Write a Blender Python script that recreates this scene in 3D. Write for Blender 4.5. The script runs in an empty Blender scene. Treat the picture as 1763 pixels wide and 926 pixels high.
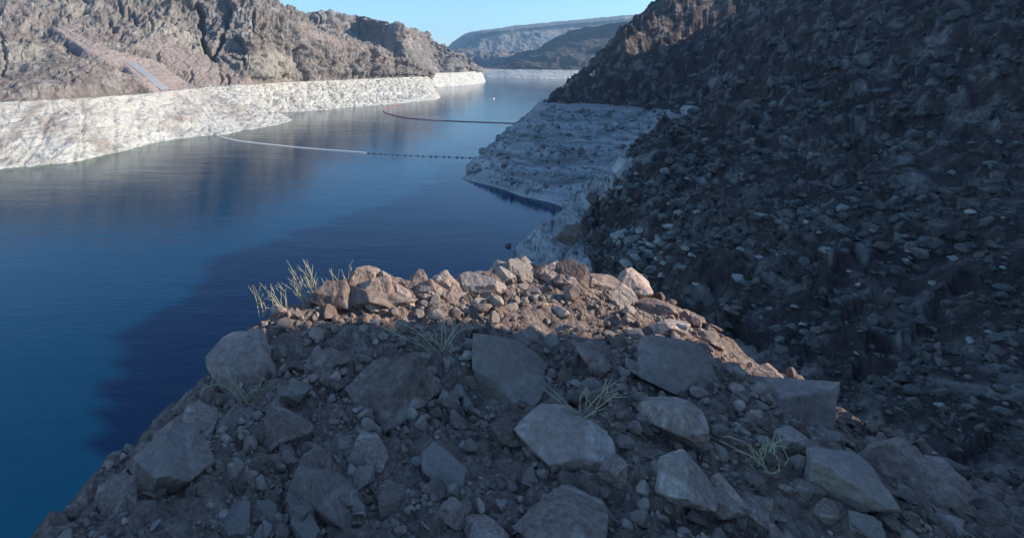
import bpy, bmesh, math, random
import numpy as np
from mathutils import Vector

S = bpy.context.scene
COL = S.collection
random.seed(7)
RNG = np.random.default_rng(11)

# ------------------------------------------------------------------ camera
F, CX, HY, H = 942.0, 600.0, 108.0, 70.0          # focal (photo px), axis column, horizon row, eye height
cam_d = bpy.data.cameras.new("camera")
cam = bpy.data.objects.new("camera", cam_d)
COL.objects.link(cam)
cam.location = (0, 0, H)
cam.rotation_euler = (math.radians(90), 0, 0)
cam_d.sensor_fit = 'HORIZONTAL'
cam_d.sensor_width = 36.0
cam_d.lens = F / 1763.0 * 36.0
cam_d.shift_x = (881.5 - CX) / 1763.0
cam_d.shift_y = -(463.0 - HY) / 1763.0
cam_d.clip_start = 0.1
cam_d.clip_end = 60000
S.camera = cam

# ------------------------------------------------------------------ light
SUN_AZ, SUN_EL = math.radians(101), math.radians(29)
w = bpy.data.worlds.new("World")
S.world = w
w.use_nodes = True
wn = w.node_tree
wn.nodes.clear()
sky = wn.nodes.new('ShaderNodeTexSky')
sky.sky_type = 'NISHITA'
sky.sun_disc = False
sky.sun_elevation = SUN_EL
sky.sun_rotation = SUN_AZ
sky.altitude = 300
sky.air_density = 1.0
sky.dust_density = 0.25
sky.ozone_density = 2.0
bg = wn.nodes.new('ShaderNodeBackground')
bg.inputs['Strength'].default_value = 0.126
wo = wn.nodes.new('ShaderNodeOutputWorld')
tint = wn.nodes.new('ShaderNodeMix')                  # one even tint over the whole sky: clearer, more cyan air
tint.data_type = 'RGBA'
tint.blend_type = 'MULTIPLY'
tint.inputs[0].default_value = 1.0
tint.inputs[7].default_value = (0.84, 1.10, 1.30, 1)
wn.links.new(sky.outputs[0], tint.inputs[6])
wn.links.new(tint.outputs[2], bg.inputs[0])
wn.links.new(bg.outputs[0], wo.inputs[0])
sd = bpy.data.lights.new("sun", 'SUN')
sd.energy = 5.0
sd.angle = math.radians(0.5)
sd.color = (1.0, 0.92, 0.80)
sun = bpy.data.objects.new("sun", sd)
COL.objects.link(sun)
SUN = Vector((math.cos(SUN_EL) * math.sin(SUN_AZ), math.cos(SUN_EL) * math.cos(SUN_AZ), math.sin(SUN_EL)))
sun.rotation_euler = SUN.to_track_quat('Z', 'Y').to_euler()
S.view_settings.view_transform = 'Standard'
S.view_settings.look = 'None'
S.view_settings.exposure = 0.48
S.view_settings.gamma = 1.0
S.view_settings.use_curve_mapping = False
try:
    S.cycles.max_bounces = 6
    S.cycles.volume_bounces = 0
except Exception:
    pass

ZB = 38.0                                             # old high-water line


# ------------------------------------------------------------------ helpers
def at(px, py, d):
    return ((px - CX) / F * d, d, H - (py - HY) / F * d)


def on_z(px, py, z):
    d = F * (H - z) / (py - HY)
    return ((px - CX) / F * d, d, z)


def to_px(P):
    y = np.maximum(P[:, 1], 1.0)
    return CX + F * P[:, 0] / y, HY - F * (P[:, 2] - H) / y


def tag(o, label=None, cat=None, group=None, kind=None):
    if label: o['label'] = label
    if cat: o['category'] = cat
    if group: o['group'] = group
    if kind: o['kind'] = kind
    return o


def link(name, me, mat=None, parent=None, loc=None):
    o = bpy.data.objects.new(name, me)
    COL.objects.link(o)
    if mat is not None and me is not None and not me.materials:
        me.materials.append(mat)
    if parent is not None:
        o.parent = parent
    if loc is not None:
        o.location = loc
    return o


def empty(name, loc, label, cat, group=None, rz=0.0):
    o = bpy.data.objects.new(name, None)
    COL.objects.link(o)
    o.location = loc
    o.rotation_euler = (0, 0, rz)
    return tag(o, label, cat, group)


def mesh_np(name, V, Fc, smooth=True):
    me = bpy.data.meshes.new(name)
    V = np.asarray(V, dtype=np.float32)
    Fc = np.asarray(Fc, dtype=np.int32)
    k = Fc.shape[1]
    me.vertices.add(len(V))
    me.vertices.foreach_set('co', V.ravel())
    me.loops.add(Fc.size)
    me.loops.foreach_set('vertex_index', Fc.ravel())
    me.polygons.add(len(Fc))
    me.polygons.foreach_set('loop_start', np.arange(0, Fc.size, k, dtype=np.int32))
    me.polygons.foreach_set('use_smooth', np.full(len(Fc), smooth, dtype=bool))
    me.update(calc_edges=True)
    me.validate()
    return me


def grid_faces(nu, nv, flip=False):
    i = np.arange(nu - 1)[:, None] * nv + np.arange(nv - 1)[None, :]
    a, b, c, d = i, i + nv, i + nv + 1, i + 1
    q = np.stack([a, b, c, d] if not flip else [d, c, b, a], -1)
    return q.reshape(-1, 4)


def attr(me, name, vals):
    a = me.attributes.new(name, 'FLOAT', 'POINT')
    a.data.foreach_set('value', np.asarray(vals, dtype=np.float32).ravel())


# ---- noise
def _hash(x, y, z, s):
    h = (x * 374761393 + y * 668265263 + z * 2147483647 + s * 1274126177) & 0xFFFFFFFF
    h = ((h ^ (h >> 13)) * 1274126177) & 0xFFFFFFFF
    h = ((h ^ (h >> 16)) * 2246822519) & 0xFFFFFFFF
    return h ^ (h >> 15)


_G = np.array([[1, 1, 0], [-1, 1, 0], [1, -1, 0], [-1, -1, 0], [1, 0, 1], [-1, 0, 1], [1, 0, -1], [-1, 0, -1],
               [0, 1, 1], [0, -1, 1], [0, 1, -1], [0, -1, -1], [1, 1, 0], [0, -1, 1], [-1, 1, 0], [0, -1, -1]], dtype=np.float32)


def perlin(P, seed=0):
    P = np.asarray(P, dtype=np.float64)
    I = np.floor(P).astype(np.int64)
    f = (P - I).astype(np.float32)
    u = f * f * f * (f * (f * 6 - 15) + 10)
    out = np.zeros(len(P), dtype=np.float32)
    for dx in (0, 1):
        wx = u[:, 0] if dx else 1 - u[:, 0]
        for dy in (0, 1):
            wy = u[:, 1] if dy else 1 - u[:, 1]
            for dz in (0, 1):
                wz = u[:, 2] if dz else 1 - u[:, 2]
                g = _G[_hash(I[:, 0] + dx, I[:, 1] + dy, I[:, 2] + dz, seed) & 15]
                out += wx * wy * wz * (g[:, 0] * (f[:, 0] - dx) + g[:, 1] * (f[:, 1] - dy) + g[:, 2] * (f[:, 2] - dz))
    return out


def fbm(P, o=5, seed=0, gain=0.5, lac=2.03):
    a, s, out = 1.0, 1.0, 0.0
    for k in range(o):
        out = out + a * perlin(P * s + k * 17.3, seed + k)
        a *= gain
        s *= lac
    return out


def ridged(P, o=4, seed=0, gain=0.5, lac=2.1):
    a, s, out, n = 1.0, 1.0, 0.0, 0.0
    for k in range(o):
        r = 1 - np.abs(perlin(P * s + k * 31.7, seed + k)) * 1.6
        out = out + a * r * r
        n += a
        a *= gain
        s *= lac
    return out / n


def cells(P, seed=0):
    """nearest and second nearest distance, a random value and a random tilt per cell (3-D Worley)"""
    tl = np.zeros(len(P), np.float32)
    I = np.floor(P).astype(np.int64)
    d1 = np.full(len(P), 9.0, np.float32)
    d2 = d1.copy()
    rv = np.zeros(len(P), np.float32)
    for dx in (-1, 0, 1):
        for dy in (-1, 0, 1):
            for dz in (-1, 0, 1):
                J = I + np.array([dx, dy, dz])
                h = _hash(J[:, 0], J[:, 1], J[:, 2], seed)
                q = np.stack([(h & 1023) / 1023.0, ((h >> 10) & 1023) / 1023.0, ((h >> 20) & 1023) / 1023.0], -1)
                d = np.linalg.norm(J + q - P, axis=1).astype(np.float32)
                near = d < d1
                d2 = np.where(near, d1, np.minimum(d2, d))
                tv = (q[:, 1] - 0.5) * (P[:, 0] - J[:, 0] - q[:, 0]) + (q[:, 2] - 0.5) * (P[:, 1] - J[:, 1] - q[:, 1])
                tl = np.where(near, tv, tl)
                rv = np.where(near, ((h >> 5) & 255) / 255.0, rv).astype(np.float32)
                d1 = np.where(near, d, d1)
    return d1, d2, rv, tl


def sstep(a, b, x):
    t = np.clip((x - a) / (b - a), 0, 1)
    return t * t * (3 - 2 * t)


def in_poly(px, py, poly):
    ins = np.zeros(px.shape, bool)
    n = len(poly)
    j = n - 1
    for i in range(n):
        xi, yi = poly[i]
        xj, yj = poly[j]
        c = ((yi > py) != (yj > py)) & (px < (xj - xi) * (py - yi) / (yj - yi + 1e-9) + xi)
        ins ^= c
        j = i
    return ins


def poly_dist(px, py, poly):
    """signed distance, positive inside"""
    d = np.full(px.shape, 1e9)
    for (x0, y0), (x1, y1) in zip(poly, poly[1:] + poly[:1]):
        ex, ey = x1 - x0, y1 - y0
        t = np.clip(((px - x0) * ex + (py - y0) * ey) / (ex * ex + ey * ey), 0, 1)
        d = np.minimum(d, np.hypot(px - x0 - t * ex, py - y0 - t * ey))
    return np.where(in_poly(px, py, poly), d, -d)


def catmull(P, t):
    """P (n, ...) control array, t in [0, n-1]; centripetal-ish, tension lowered against overshoot"""
    n = len(P)
    i = np.clip(np.floor(t).astype(int), 0, n - 2)
    f = (t - i).reshape((-1,) + (1,) * (P.ndim - 1))
    p0, p1, p2, p3 = P[np.maximum(i - 1, 0)], P[i], P[i + 1], P[np.minimum(i + 2, n - 1)]
    k = 0.35
    m1, m2 = k * (p2 - p0), k * (p3 - p1)
    return (2 * f**3 - 3 * f**2 + 1) * p1 + (f**3 - 2 * f**2 + f) * m1 + (-2 * f**3 + 3 * f**2) * p2 + (f**3 - f**2) * m2


# ------------------------------------------------------------------ materials
def new_mat(name):
    m = bpy.data.materials.new(name)
    m.use_nodes = True
    nt = m.node_tree
    nt.nodes.clear()
    out = nt.nodes.new('ShaderNodeOutputMaterial')
    b = nt.nodes.new('ShaderNodeBsdfPrincipled')
    nt.links.new(b.outputs[0], out.inputs[0])
    return m, nt, b


class N:
    """tiny node-graph helper"""
    def __init__(self, nt): self.nt = nt

    def _set(self, sock, v):
        if hasattr(v, 'is_linked') or isinstance(v, bpy.types.NodeSocket):
            self.nt.links.new(v, sock)
        elif v is not None:
            sock.default_value = v

    def geo(self): return self.nt.nodes.new('ShaderNodeNewGeometry').outputs['Position']

    def obj(self): return self.nt.nodes.new('ShaderNodeTexCoord').outputs['Object']

    def mapv(self, v, sc, loc=(0, 0, 0)):
        n = self.nt.nodes.new('ShaderNodeMapping')
        self._set(n.inputs['Vector'], v)
        n.inputs['Scale'].default_value = sc
        n.inputs['Location'].default_value = loc
        return n.outputs[0]

    def noise(self, v, scale, detail=6, rough=0.55, dist=0.0):
        n = self.nt.nodes.new('ShaderNodeTexNoise')
        self._set(n.inputs['Vector'], v)
        n.inputs['Scale'].default_value = scale
        n.inputs['Detail'].default_value = detail
        n.inputs['Roughness'].default_value = rough
        n.inputs['Distortion'].default_value = dist
        return n.outputs['Fac']

    def vor(self, v, scale, feature='DISTANCE_TO_EDGE', out='Distance'):
        n = self.nt.nodes.new('ShaderNodeTexVoronoi')
        n.feature = feature
        self._set(n.inputs['Vector'], v)
        n.inputs['Scale'].default_value = scale
        return n.outputs[out]

    def ramp(self, f, stops, interp='LINEAR'):
        n = self.nt.nodes.new('ShaderNodeValToRGB')
        n.color_ramp.interpolation = interp
        el = n.color_ramp.elements
        while len(el) < len(stops): el.new(0.5)
        for e, (p, c) in zip(el, stops):
            e.position = p
            e.color = (c, c, c, 1) if isinstance(c, (int, float)) else (*c, 1)
        self._set(n.inputs[0], f)
        return n.outputs[0]

    def mix(self, f, a, b, mode='MIX'):
        n = self.nt.nodes.new('ShaderNodeMix')
        n.data_type = 'RGBA'
        n.blend_type = mode
        self._set(n.inputs[0], f)
        for s, v in ((n.inputs[6], a), (n.inputs[7], b)):
            if isinstance(v, tuple) and len(v) == 3: v = (*v, 1)
            self._set(s, v)
        return n.outputs[2]

    def math(self, op, a, b=0.0, c=0.0, clamp=False):
        n = self.nt.nodes.new('ShaderNodeMath')
        n.operation = op
        n.use_clamp = clamp
        for s, v in zip(n.inputs, (a, b, c)): self._set(s, v)
        return n.outputs[0]

    def z(self, v):
        n = self.nt.nodes.new('ShaderNodeSeparateXYZ')
        self._set(n.inputs[0], v)
        return n.outputs[2]

    def at(self, name):
        n = self.nt.nodes.new('ShaderNodeAttribute')
        n.attribute_name = name
        return n.outputs['Fac']

    def bump(self, h, strength, dist, normal=None):
        n = self.nt.nodes.new('ShaderNodeBump')
        n.inputs['Strength'].default_value = strength
        n.inputs['Distance'].default_value = dist
        self._set(n.inputs['Height'], h)
        if normal is not None: self._set(n.inputs['Normal'], normal)
        return n.outputs[0]


def rock_mat(name, grain, pal, ring=None, dirt=False, cover=False, vary=None, strat=(0.05, 0.22, 0.4), bump=1.0, space='geo', rough=0.92):
    """grain: size in metres of the medium detail; pal: dark, mid, warm, pale; ring: bleached colours below ZB"""
    m, nt, b = new_mat(name)
    n = N(nt)
    P = n.geo() if space == 'geo' else n.obj()
    g = 1.0 / grain
    Pv = n.mapv(P, (1, 1, 0.55))
    big = n.noise(Pv, g * 0.10, 5, 0.6, 0.4)
    med = n.noise(Pv, g * 0.45, 7, 0.62, 0.6)
    fine = n.noise(Pv, g * 2.6, 8, 0.68)
    col = n.mix(n.ramp(big, [(0.38, 0.0), (0.62, 1.0)]), pal[1], pal[2])
    col = n.mix(n.ramp(med, [(0.50, 0.0), (0.66, 0.85)]), col, pal[3])
    col = n.mix(n.ramp(med, [(0.30, 0.65), (0.44, 0.0)]), col, pal[0])
    if len(pal) > 4:
        gr = n.noise(n.mapv(P, (1, 1, 1), (91, 17, 5)), g * 0.22, 5, 0.6)
        col = n.mix(n.ramp(gr, [(0.55, 0.0), (0.68, 0.75)]), col, pal[4])
    col = n.mix(1.0, col, n.ramp(fine, [(0.25, 0.45), (0.5, 0.95), (0.75, 1.5)]), 'MULTIPLY')
    if vary:                                          # each stone has its own tone
        nd = nt.nodes.new('ShaderNodeNewGeometry').outputs['Random Per Island'] if vary == 'island' else nt.nodes.new('ShaderNodeObjectInfo').outputs['Random']
        col = n.mix(1.0, col, n.ramp(nd, [(0.0, 0.55), (0.35, 0.85), (0.8, 1.1), (1.0, 1.5)]), 'MULTIPLY')
        col = n.mix(n.ramp(n.math('FRACT', n.math('MULTIPLY', nd, 7.31)), [(0.45, 0.0), (0.9, 0.7)]), col, tuple(0.5 * (pal[1][k_] + pal[3][k_]) * f_ for k_, f_ in zip((0, 1, 2), (0.92, 1.0, 1.04))))
    if dirt:
        dc = n.mix(n.noise(P, g * 0.3, 6, 0.6), (0.34, 0.258, 0.222), (0.42, 0.335, 0.29))
        dc = n.mix(1.0, dc, n.ramp(fine, [(0.25, 0.8), (0.75, 1.15)]), 'MULTIPLY')
        col = n.mix(n.math('MULTIPLY', n.at('pale'), n.ramp(med, [(0.36, 0.15), (0.56, 0.95)])), col, (0.37, 0.335, 0.27))
        col = n.mix(n.at('dirt'), col, dc)
    if ring is not None:
        zz = n.math('ADD', n.z(P), n.math('MULTIPLY', n.math('SUBTRACT', n.noise(P, g * 0.8, 4), 0.5), 2.0))
        strata = n.noise(n.mapv(P, (strat[0], strat[0], strat[1])), 1.0, 7, 0.72, strat[2])
        rc = n.mix(n.ramp(strata, [(0.36, 0.0), (0.6, 1.0)]), ring[0], ring[1])
        rc = n.mix(n.ramp(n.noise(Pv, g * 0.3, 6, 0.65), [(0.56, 0.0), (0.70, 0.8)]), rc, ring[2])
        rc = n.mix(n.ramp(n.noise(Pv, g * 1.3, 5, 0.6), [(0.63, 0.0), (0.70, 0.75)]), rc, ring[3])
        low = n.ramp(n.math('MULTIPLY', zz, 1 / 40.0), [(0.15, 0.0), (0.85, 0.5)])
        rc = n.mix(low, rc, ring[4])
        sm = n.noise(n.mapv(P, (1, 1, 0.35), (7, 3, 1)), 0.03, 7, 0.7, 0.2)
        rc = n.mix(n.ramp(sm, [(0.53, 0.0), (0.68, 0.75)]), rc, ring[2])
        dr = n.noise(n.mapv(P, (1, 1, 0.12)), 0.16, 4, 0.6)
        rc = n.mix(n.ramp(dr, [(0.60, 0.0), (0.72, 0.5)]), rc, ring[3])
        rc = n.mix(1.0, rc, n.ramp(fine, [(0.25, 0.72), (0.5, 1.0), (0.75, 1.12)]), 'MULTIPLY')
        if dirt:
            rc = n.mix(n.at('trail'), rc, (0.27, 0.215, 0.185))
        rf = n.ramp(n.math('MULTIPLY', n.math('SUBTRACT', zz, ZB - 4.0), 1 / 8.0), [(0.46, 1.0), (0.54, 0.0)])
        if cover:                                      # rubble lying over the bleached rock
            cv = n.math('ADD', n.at('talus'), n.math('MULTIPLY', n.math('SUBTRACT', n.noise(P, g * 0.5, 6, 0.65), 0.5), 1.3))
            rf = n.math('MULTIPLY', rf, n.ramp(cv, [(0.42, 1.0), (0.58, 0.0)]))
        col = n.mix(rf, col, rc)
    nt.links.new(col, b.inputs['Base Color'])
    b.inputs['Roughness'].default_value = rough
    b.inputs['Specular IOR Level'].default_value = 0.15
    crack = n.math('MINIMUM', n.vor(Pv, g * 0.8), 0.25)
    hh = n.math('ADD', n.math('MULTIPLY', med, 0.9), n.math('ADD', n.math('MULTIPLY', fine, 0.45), n.math('MULTIPLY', crack, 1.1)))
    nt.links.new(n.bump(hh, min(1.0, 0.9 * bump), grain * 0.55 * bump), b.inputs['Normal'])
    return m


RING_L = ((0.42, 0.395, 0.345), (0.62, 0.60, 0.54), (0.34, 0.292, 0.24), (0.19, 0.155, 0.12), (0.54, 0.49, 0.42))
RING_R_SHADED = ((0.20, 0.192, 0.18), (0.56, 0.545, 0.515), (0.16, 0.145, 0.135), (0.085, 0.075, 0.07), (0.34, 0.32, 0.30))  # right shore crust, part of its shade put into darker colours
PAL_L = ((0.08, 0.068, 0.064), (0.19, 0.166, 0.15), (0.235, 0.186, 0.162), (0.34, 0.312, 0.272), (0.20, 0.20, 0.16))
PAL_R_SHADED = ((0.020, 0.015, 0.015), (0.055, 0.042, 0.042), (0.078, 0.056, 0.050), (0.27, 0.235, 0.205))  # right hill rock, darkened in colour to deepen its shade
PAL_N = ((0.12, 0.085, 0.07), (0.29, 0.21, 0.175), (0.36, 0.25, 0.20), (0.47, 0.38, 0.32))
M_LEFT = rock_mat('left_hill_rock', 9.0, PAL_L, RING_L, dirt=True, bump=1.05)
M_LEFT2 = rock_mat('far_left_rock', 14.0, PAL_L, RING_L, dirt=False, bump=0.8)
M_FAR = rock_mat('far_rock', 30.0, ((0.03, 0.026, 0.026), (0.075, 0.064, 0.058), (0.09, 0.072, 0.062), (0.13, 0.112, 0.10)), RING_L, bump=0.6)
M_MESA = rock_mat('mesa_rock', 120.0, ((0.06, 0.056, 0.055), (0.14, 0.135, 0.13), (0.165, 0.15, 0.14), (0.23, 0.215, 0.20)), None, bump=0.5)
M_RIGHT = rock_mat('right_hill_rock', 3.2, PAL_R_SHADED, RING_R_SHADED, cover=True, strat=(0.012, 0.42, 0.3), bump=0.9)
M_LEDGE = rock_mat('ledge_rock', 0.10, tuple(tuple(v * 0.72 for v in c) for c in PAL_N), None, bump=1.1)
M_GRAV = rock_mat('ledge_stone', 0.30, ((0.09, 0.066, 0.055), (0.24, 0.175, 0.145), (0.31, 0.215, 0.17), (0.42, 0.34, 0.28)), None, bump=0.4, vary='island')
M_BOULDER = rock_mat('boulder_rock', 0.17, PAL_N, None, bump=0.8, space='obj', vary='object')
M_STONE_D = rock_mat('dark_stone', 1.2, ((0.05, 0.037, 0.033), (0.13, 0.095, 0.082), (0.17, 0.12, 0.10), (0.26, 0.22, 0.19)), None, bump=0.6, space='obj', vary='object')
M_STONE_P = rock_mat('pale_stone', 1.2, ((0.13, 0.115, 0.10), (0.30, 0.275, 0.24), (0.34, 0.30, 0.25), (0.46, 0.43, 0.38)), None, bump=0.6, space='obj', vary='object')
M_WHITE_R = rock_mat('bleached_stone', 2.0, ((0.25, 0.24, 0.22), (0.45, 0.435, 0.40), (0.50, 0.475, 0.435), (0.58, 0.56, 0.53)), None, bump=0.6, space='obj')


def plain(name, col, rough=0.7, noise_scale=None, var=0.25, metal=0.0):
    m, nt, b = new_mat(name)
    n = N(nt)
    f = n.noise(n.obj(), noise_scale or 4.0, 5, 0.6)
    lo = tuple(c * (1 - var) for c in col)
    hi = tuple(min(1, c * (1 + var)) for c in col)
    nt.links.new(n.mix(f, lo, hi), b.inputs['Base Color'])
    b.inputs['Roughness'].default_value = rough
    b.inputs['Metallic'].default_value = metal
    return m


# water: dark, faintly blue-green body, small wind ripples
m_water, nt, b = new_mat('lake_water')
n = N(nt)
P = n.geo()
body = n.mix(n.ramp(n.noise(P, 0.004, 4, 0.5), [(0.35, 0.0), (0.65, 1.0)]), (0.0, 0.028, 0.071), (0.0003, 0.034, 0.078))
body = n.mix(n.at('shallow_reflect'), body, (0.030, 0.070, 0.052))     # shallow shore water plus the pale bank's reflection, painted into the body colour
nt.links.new(body, b.inputs['Base Color'])
b.inputs['Roughness'].default_value = 0.10
b.inputs['IOR'].default_value = 1.333
b.inputs['Specular IOR Level'].default_value = 0.32
r1 = n.noise(n.mapv(P, (0.35, 0.9, 1)), 0.55, 4, 0.55, 0.5)
r2 = n.noise(n.mapv(P, (0.25, 0.75, 1)), 0.10, 3, 0.5, 0.4)
patch = n.ramp(n.noise(n.mapv(P, (0.5, 1, 1)), 0.012, 3, 0.5), [(0.3, 0.35), (0.7, 1.0)])
nt.links.new(n.bump(n.math('MULTIPLY', n.math('MULTIPLY', n.math('ADD', r1, n.math('MULTIPLY', r2, 2.5)), patch), n.math('SUBTRACT', 1.0, n.math('MULTIPLY', n.at('still'), 0.9))), 0.5, 0.22), b.inputs['Normal'])
M_WATER = m_water

# ------------------------------------------------------------------ ground and lake
R = 11000.0
me = mesh_np('ground', [(-R, -R, -14), (R, -R, -14), (R, R, -14), (-R, R, -14)], [(0, 1, 2, 3)])
tag(link('ground', me, M_MESA), 'flat desert floor reaching to the horizon under the lake and hills', 'ground', kind='structure')
lx = np.linspace(-700, 2200, 190)
ly = np.linspace(-700, 3300, 260)
X, Y = np.meshgrid(lx, ly, indexing='ij')
V = np.stack([X.ravel(), Y.ravel(), np.zeros(X.size)], -1)
me = mesh_np('lake', V, grid_faces(190, 260))
attr(me, 'still', np.exp(-(((V[:, 0] - 92) / 62) ** 2 + ((V[:, 1] - 262) / 62) ** 2)))
SHORE = np.array([on_z(a, b2, 0)[:2] for a, b2 in ((-330, 345), (-150, 318), (0, 291), (125, 279), (200, 262), (300, 240), (400, 229), (502, 208), (462, 196), (545, 190.5), (610, 184), (668, 180), (746, 172.5))])
dsh = np.full(len(V), 1e9)
for (x0, y0), (x1, y1) in zip(SHORE[:-1], SHORE[1:]):
    ex, ey = x1 - x0, y1 - y0
    t_ = np.clip(((V[:, 0] - x0) * ex + (V[:, 1] - y0) * ey) / (ex * ex + ey * ey), 0, 1)
    dsh = np.minimum(dsh, np.hypot(V[:, 0] - x0 - t_ * ex, V[:, 1] - y0 - t_ * ey))
attr(me, 'shallow_reflect', np.exp(-dsh / 55.0))
tag(link('lake', me, M_WATER), 'deep blue reservoir water filling the canyon between the hills', 'lake', kind='structure')


# ------------------------------------------------------------------ lofted hillsides
def loft(stations, vsamp, nu, useg=None):
    A = np.array(stations, dtype=float)                # (ns, nr, 3)
    ns, nr, _ = A.shape
    t = np.linspace(0, ns - 1, nu) if useg is None else np.interp(np.linspace(0, 1, nu), useg, np.arange(ns))
    B = catmull(A, t)                                  # (nu, nr, 3)
    vt = np.concatenate([np.linspace(i, i + 1, k, endpoint=False) for i, k in enumerate(vsamp)] + [[nr - 1.0]])
    Cc = catmull(np.swapaxes(B, 0, 1), vt)             # (nv, nu, 3)
    return np.swapaxes(Cc, 0, 1), vt, t                # (nu, nv, 3)


def normals(G):
    du = np.gradient(G, axis=0)
    dv = np.gradient(G, axis=1)
    nn = np.cross(du, dv)
    nn /= np.linalg.norm(nn, axis=-1, keepdims=True) + 1e-9
    return nn


def st(W, B, S1, S2, S3, Rg, back=260, drop=90):
    w_ = np.array(on_z(W[0], W[1], 0.0))
    b_ = np.array(on_z(B[0], B[1], ZB))
    inl = (b_ - w_)[:2]
    inl = inl / (np.linalg.norm(inl) + 1e-6)
    u_ = w_ + np.array([-inl[0] * 14, -inl[1] * 14, -13])
    pts = [u_, w_, b_] + [np.array(at(*p)) for p in (S1, S2, S3, Rg)]
    r_ = pts[-1]
    pts.append(r_ + np.array([-back * 0.3, back, -drop]))
    return pts


LEFT = [
    st((-330, 345), (-420, 190), (-420, 150, 470), (-420, 115, 560), (-420, 40, 680), (-420, -60, 880)),
    st((-150, 318), (-200, 181), (-200, 138, 490), (-200, 112, 590), (-200, 40, 720), (-200, -50, 920)),
    st((0, 291), (-5, 176), (0, 128, 520), (0, 112, 620), (0, 50, 760), (0, -40, 950)),
    st((125, 279), (140, 170), (140, 116, 560), (140, 100, 660), (140, 40, 820), (140, -50, 1000)),
    st((300, 240), (270, 160), (255, 137, 610), (240, 106, 720), (270, 42, 860), (290, -50, 1020)),
    st((400, 229), (340, 152), (320, 138, 720), (320, 110, 780), (340, 50, 880), (360, -45, 1040)),
    st((502, 208), (392, 148), (390, 136, 772), (395, 103, 815), (400, 50, 865), (415, -20, 1000)),
    st((462, 196), (430, 146.5), (430, 133, 790), (435, 98, 815), (440, 48, 850), (458, 0, 1010)),
    st((545, 190.5), (500, 142), (500, 122, 893), (500, 88, 912), (500, 45, 940), (503, 9, 1040)),
    st((610, 184), (560, 139.5), (560, 118, 980), (555, 93, 993), (550, 70, 1012), (543, 46, 1070)),
    st((668, 180), (640, 136), (640, 122, 1085), (635, 110, 1097), (625, 92, 1112), (612, 72, 1140)),
    st((746, 172.5), (710, 133), (708, 127, 1212), (705, 122, 1218), (700, 115, 1226), (690, 106, 1240)),
    st((757, 166.5), (738, 131), (737, 130, 1285), (736, 129.5, 1290), (735, 129, 1296), (728, 127, 1310), 120, 60),
    st((742, 158), (736, 130), (735, 129.6, 1420), (734, 129.3, 1425), (733, 129, 1430), (730, 128, 1440), 100, 60),
]
SEG = [0, .07, .14, .26, .38, .46, .53, .58, .66, .73, .81, .92, .97, 1.0]
G, vt, ut = loft(LEFT, (6, 84, 44, 56, 66, 56, 16), 760, SEG)
nrm = normals(G)
if nrm[200, 150, 1] > 0: nrm = -nrm
nu, nv = G.shape[:2]
P = G.reshape(-1, 3)
Nn = nrm.reshape(-1, 3)
VT = np.broadcast_to(vt[None, :], (nu, nv)).ravel()
px, py = to_px(P)
FAN = [(82, 44), (112, 46), (165, 72), (215, 88), (262, 98), (305, 125), (345, 150), (352, 158), (268, 164), (240, 139), (213, 113), (176, 103), (150, 92), (118, 70)]
fan_d = poly_dist(px, py, FAN)
fan = sstep(-3, 5, fan_d)
ringm = sstep(0.9, 1.1, VT) * (1 - sstep(1.9, 2.05, VT))
upper = sstep(1.95, 2.2, VT)
steep = sstep(0.25, 0.75, 1 - np.abs(Nn[:, 2]))
dist_s = np.clip(P[:, 1] / 900.0, 0.5, 1.3)
flute = ridged(P * np.array([1 / 62, 1 / 62, 1 / 210]) + 3.1, 4, 3)
flute2 = ridged(P * np.array([1 / 24, 1 / 24, 1 / 75]) + 8.1, 3, 33)
lumps = fbm(P / np.array([75, 75, 95.0]), 5, 12, 0.40)
medium = ridged(P / np.array([12, 12, 34]) + 0.3 * fbm(P / 40.0, 2, 22)[:, None], 4, 21, 0.42) - 0.5
blocks = cells(P / np.array([10, 10, 24]) + 0.3 * fbm(P / 20.0, 2, 23)[:, None], 4)
small = fbm(P / 5.0, 3, 41)
amp_u = upper * (1 - 0.93 * fan)
warp = np.stack([fbm(P / 45.0, 3, 81), fbm(P / 45.0, 3, 82), fbm(P / 45.0, 3, 83)], -1)
ck = np.clip(1 - np.abs(perlin(P * np.array([1 / 48, 1 / 48, 1 / 150]) + warp * 0.45, 84)) * 5.5, 0, 1) ** 1.5
ck2 = np.clip(1 - np.abs(perlin(P * np.array([1 / 20, 1 / 20, 1 / 60]) + warp * 0.5, 85)) * 4.5, 0, 1) ** 1.5
ck3 = np.clip(1 - np.abs(perlin(P * np.array([1 / 70, 1 / 70, 1 / 40]) + warp * 0.5, 86)) * 6, 0, 1) ** 1.5
cliffy = 0.45 + 0.55 * sstep(-0.25, 0.25, fbm(P / 130.0, 3, 87) + 0.3 * (steep - 0.4))
def polyline_mask(px, py, line, w0, w1):
    """1 on a polyline given in photo positions, falling to 0 at its half width (w0 at the start, w1 at the end)"""
    best = np.zeros(px.shape)
    n_ = len(line) - 1
    for q, ((x0, y0), (x1, y1)) in enumerate(zip(line, line[1:])):
        ex, ey = x1 - x0, y1 - y0
        t = np.clip(((px - x0) * ex + (py - y0) * ey) / (ex * ex + ey * ey), 0, 1)
        d = np.hypot(px - x0 - t * ex, py - y0 - t * ey)
        w = w0 + (w1 - w0) * (q + t) / n_
        best = np.maximum(best, 1 - sstep(0.15, 1.0, d / w))
    return best


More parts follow.
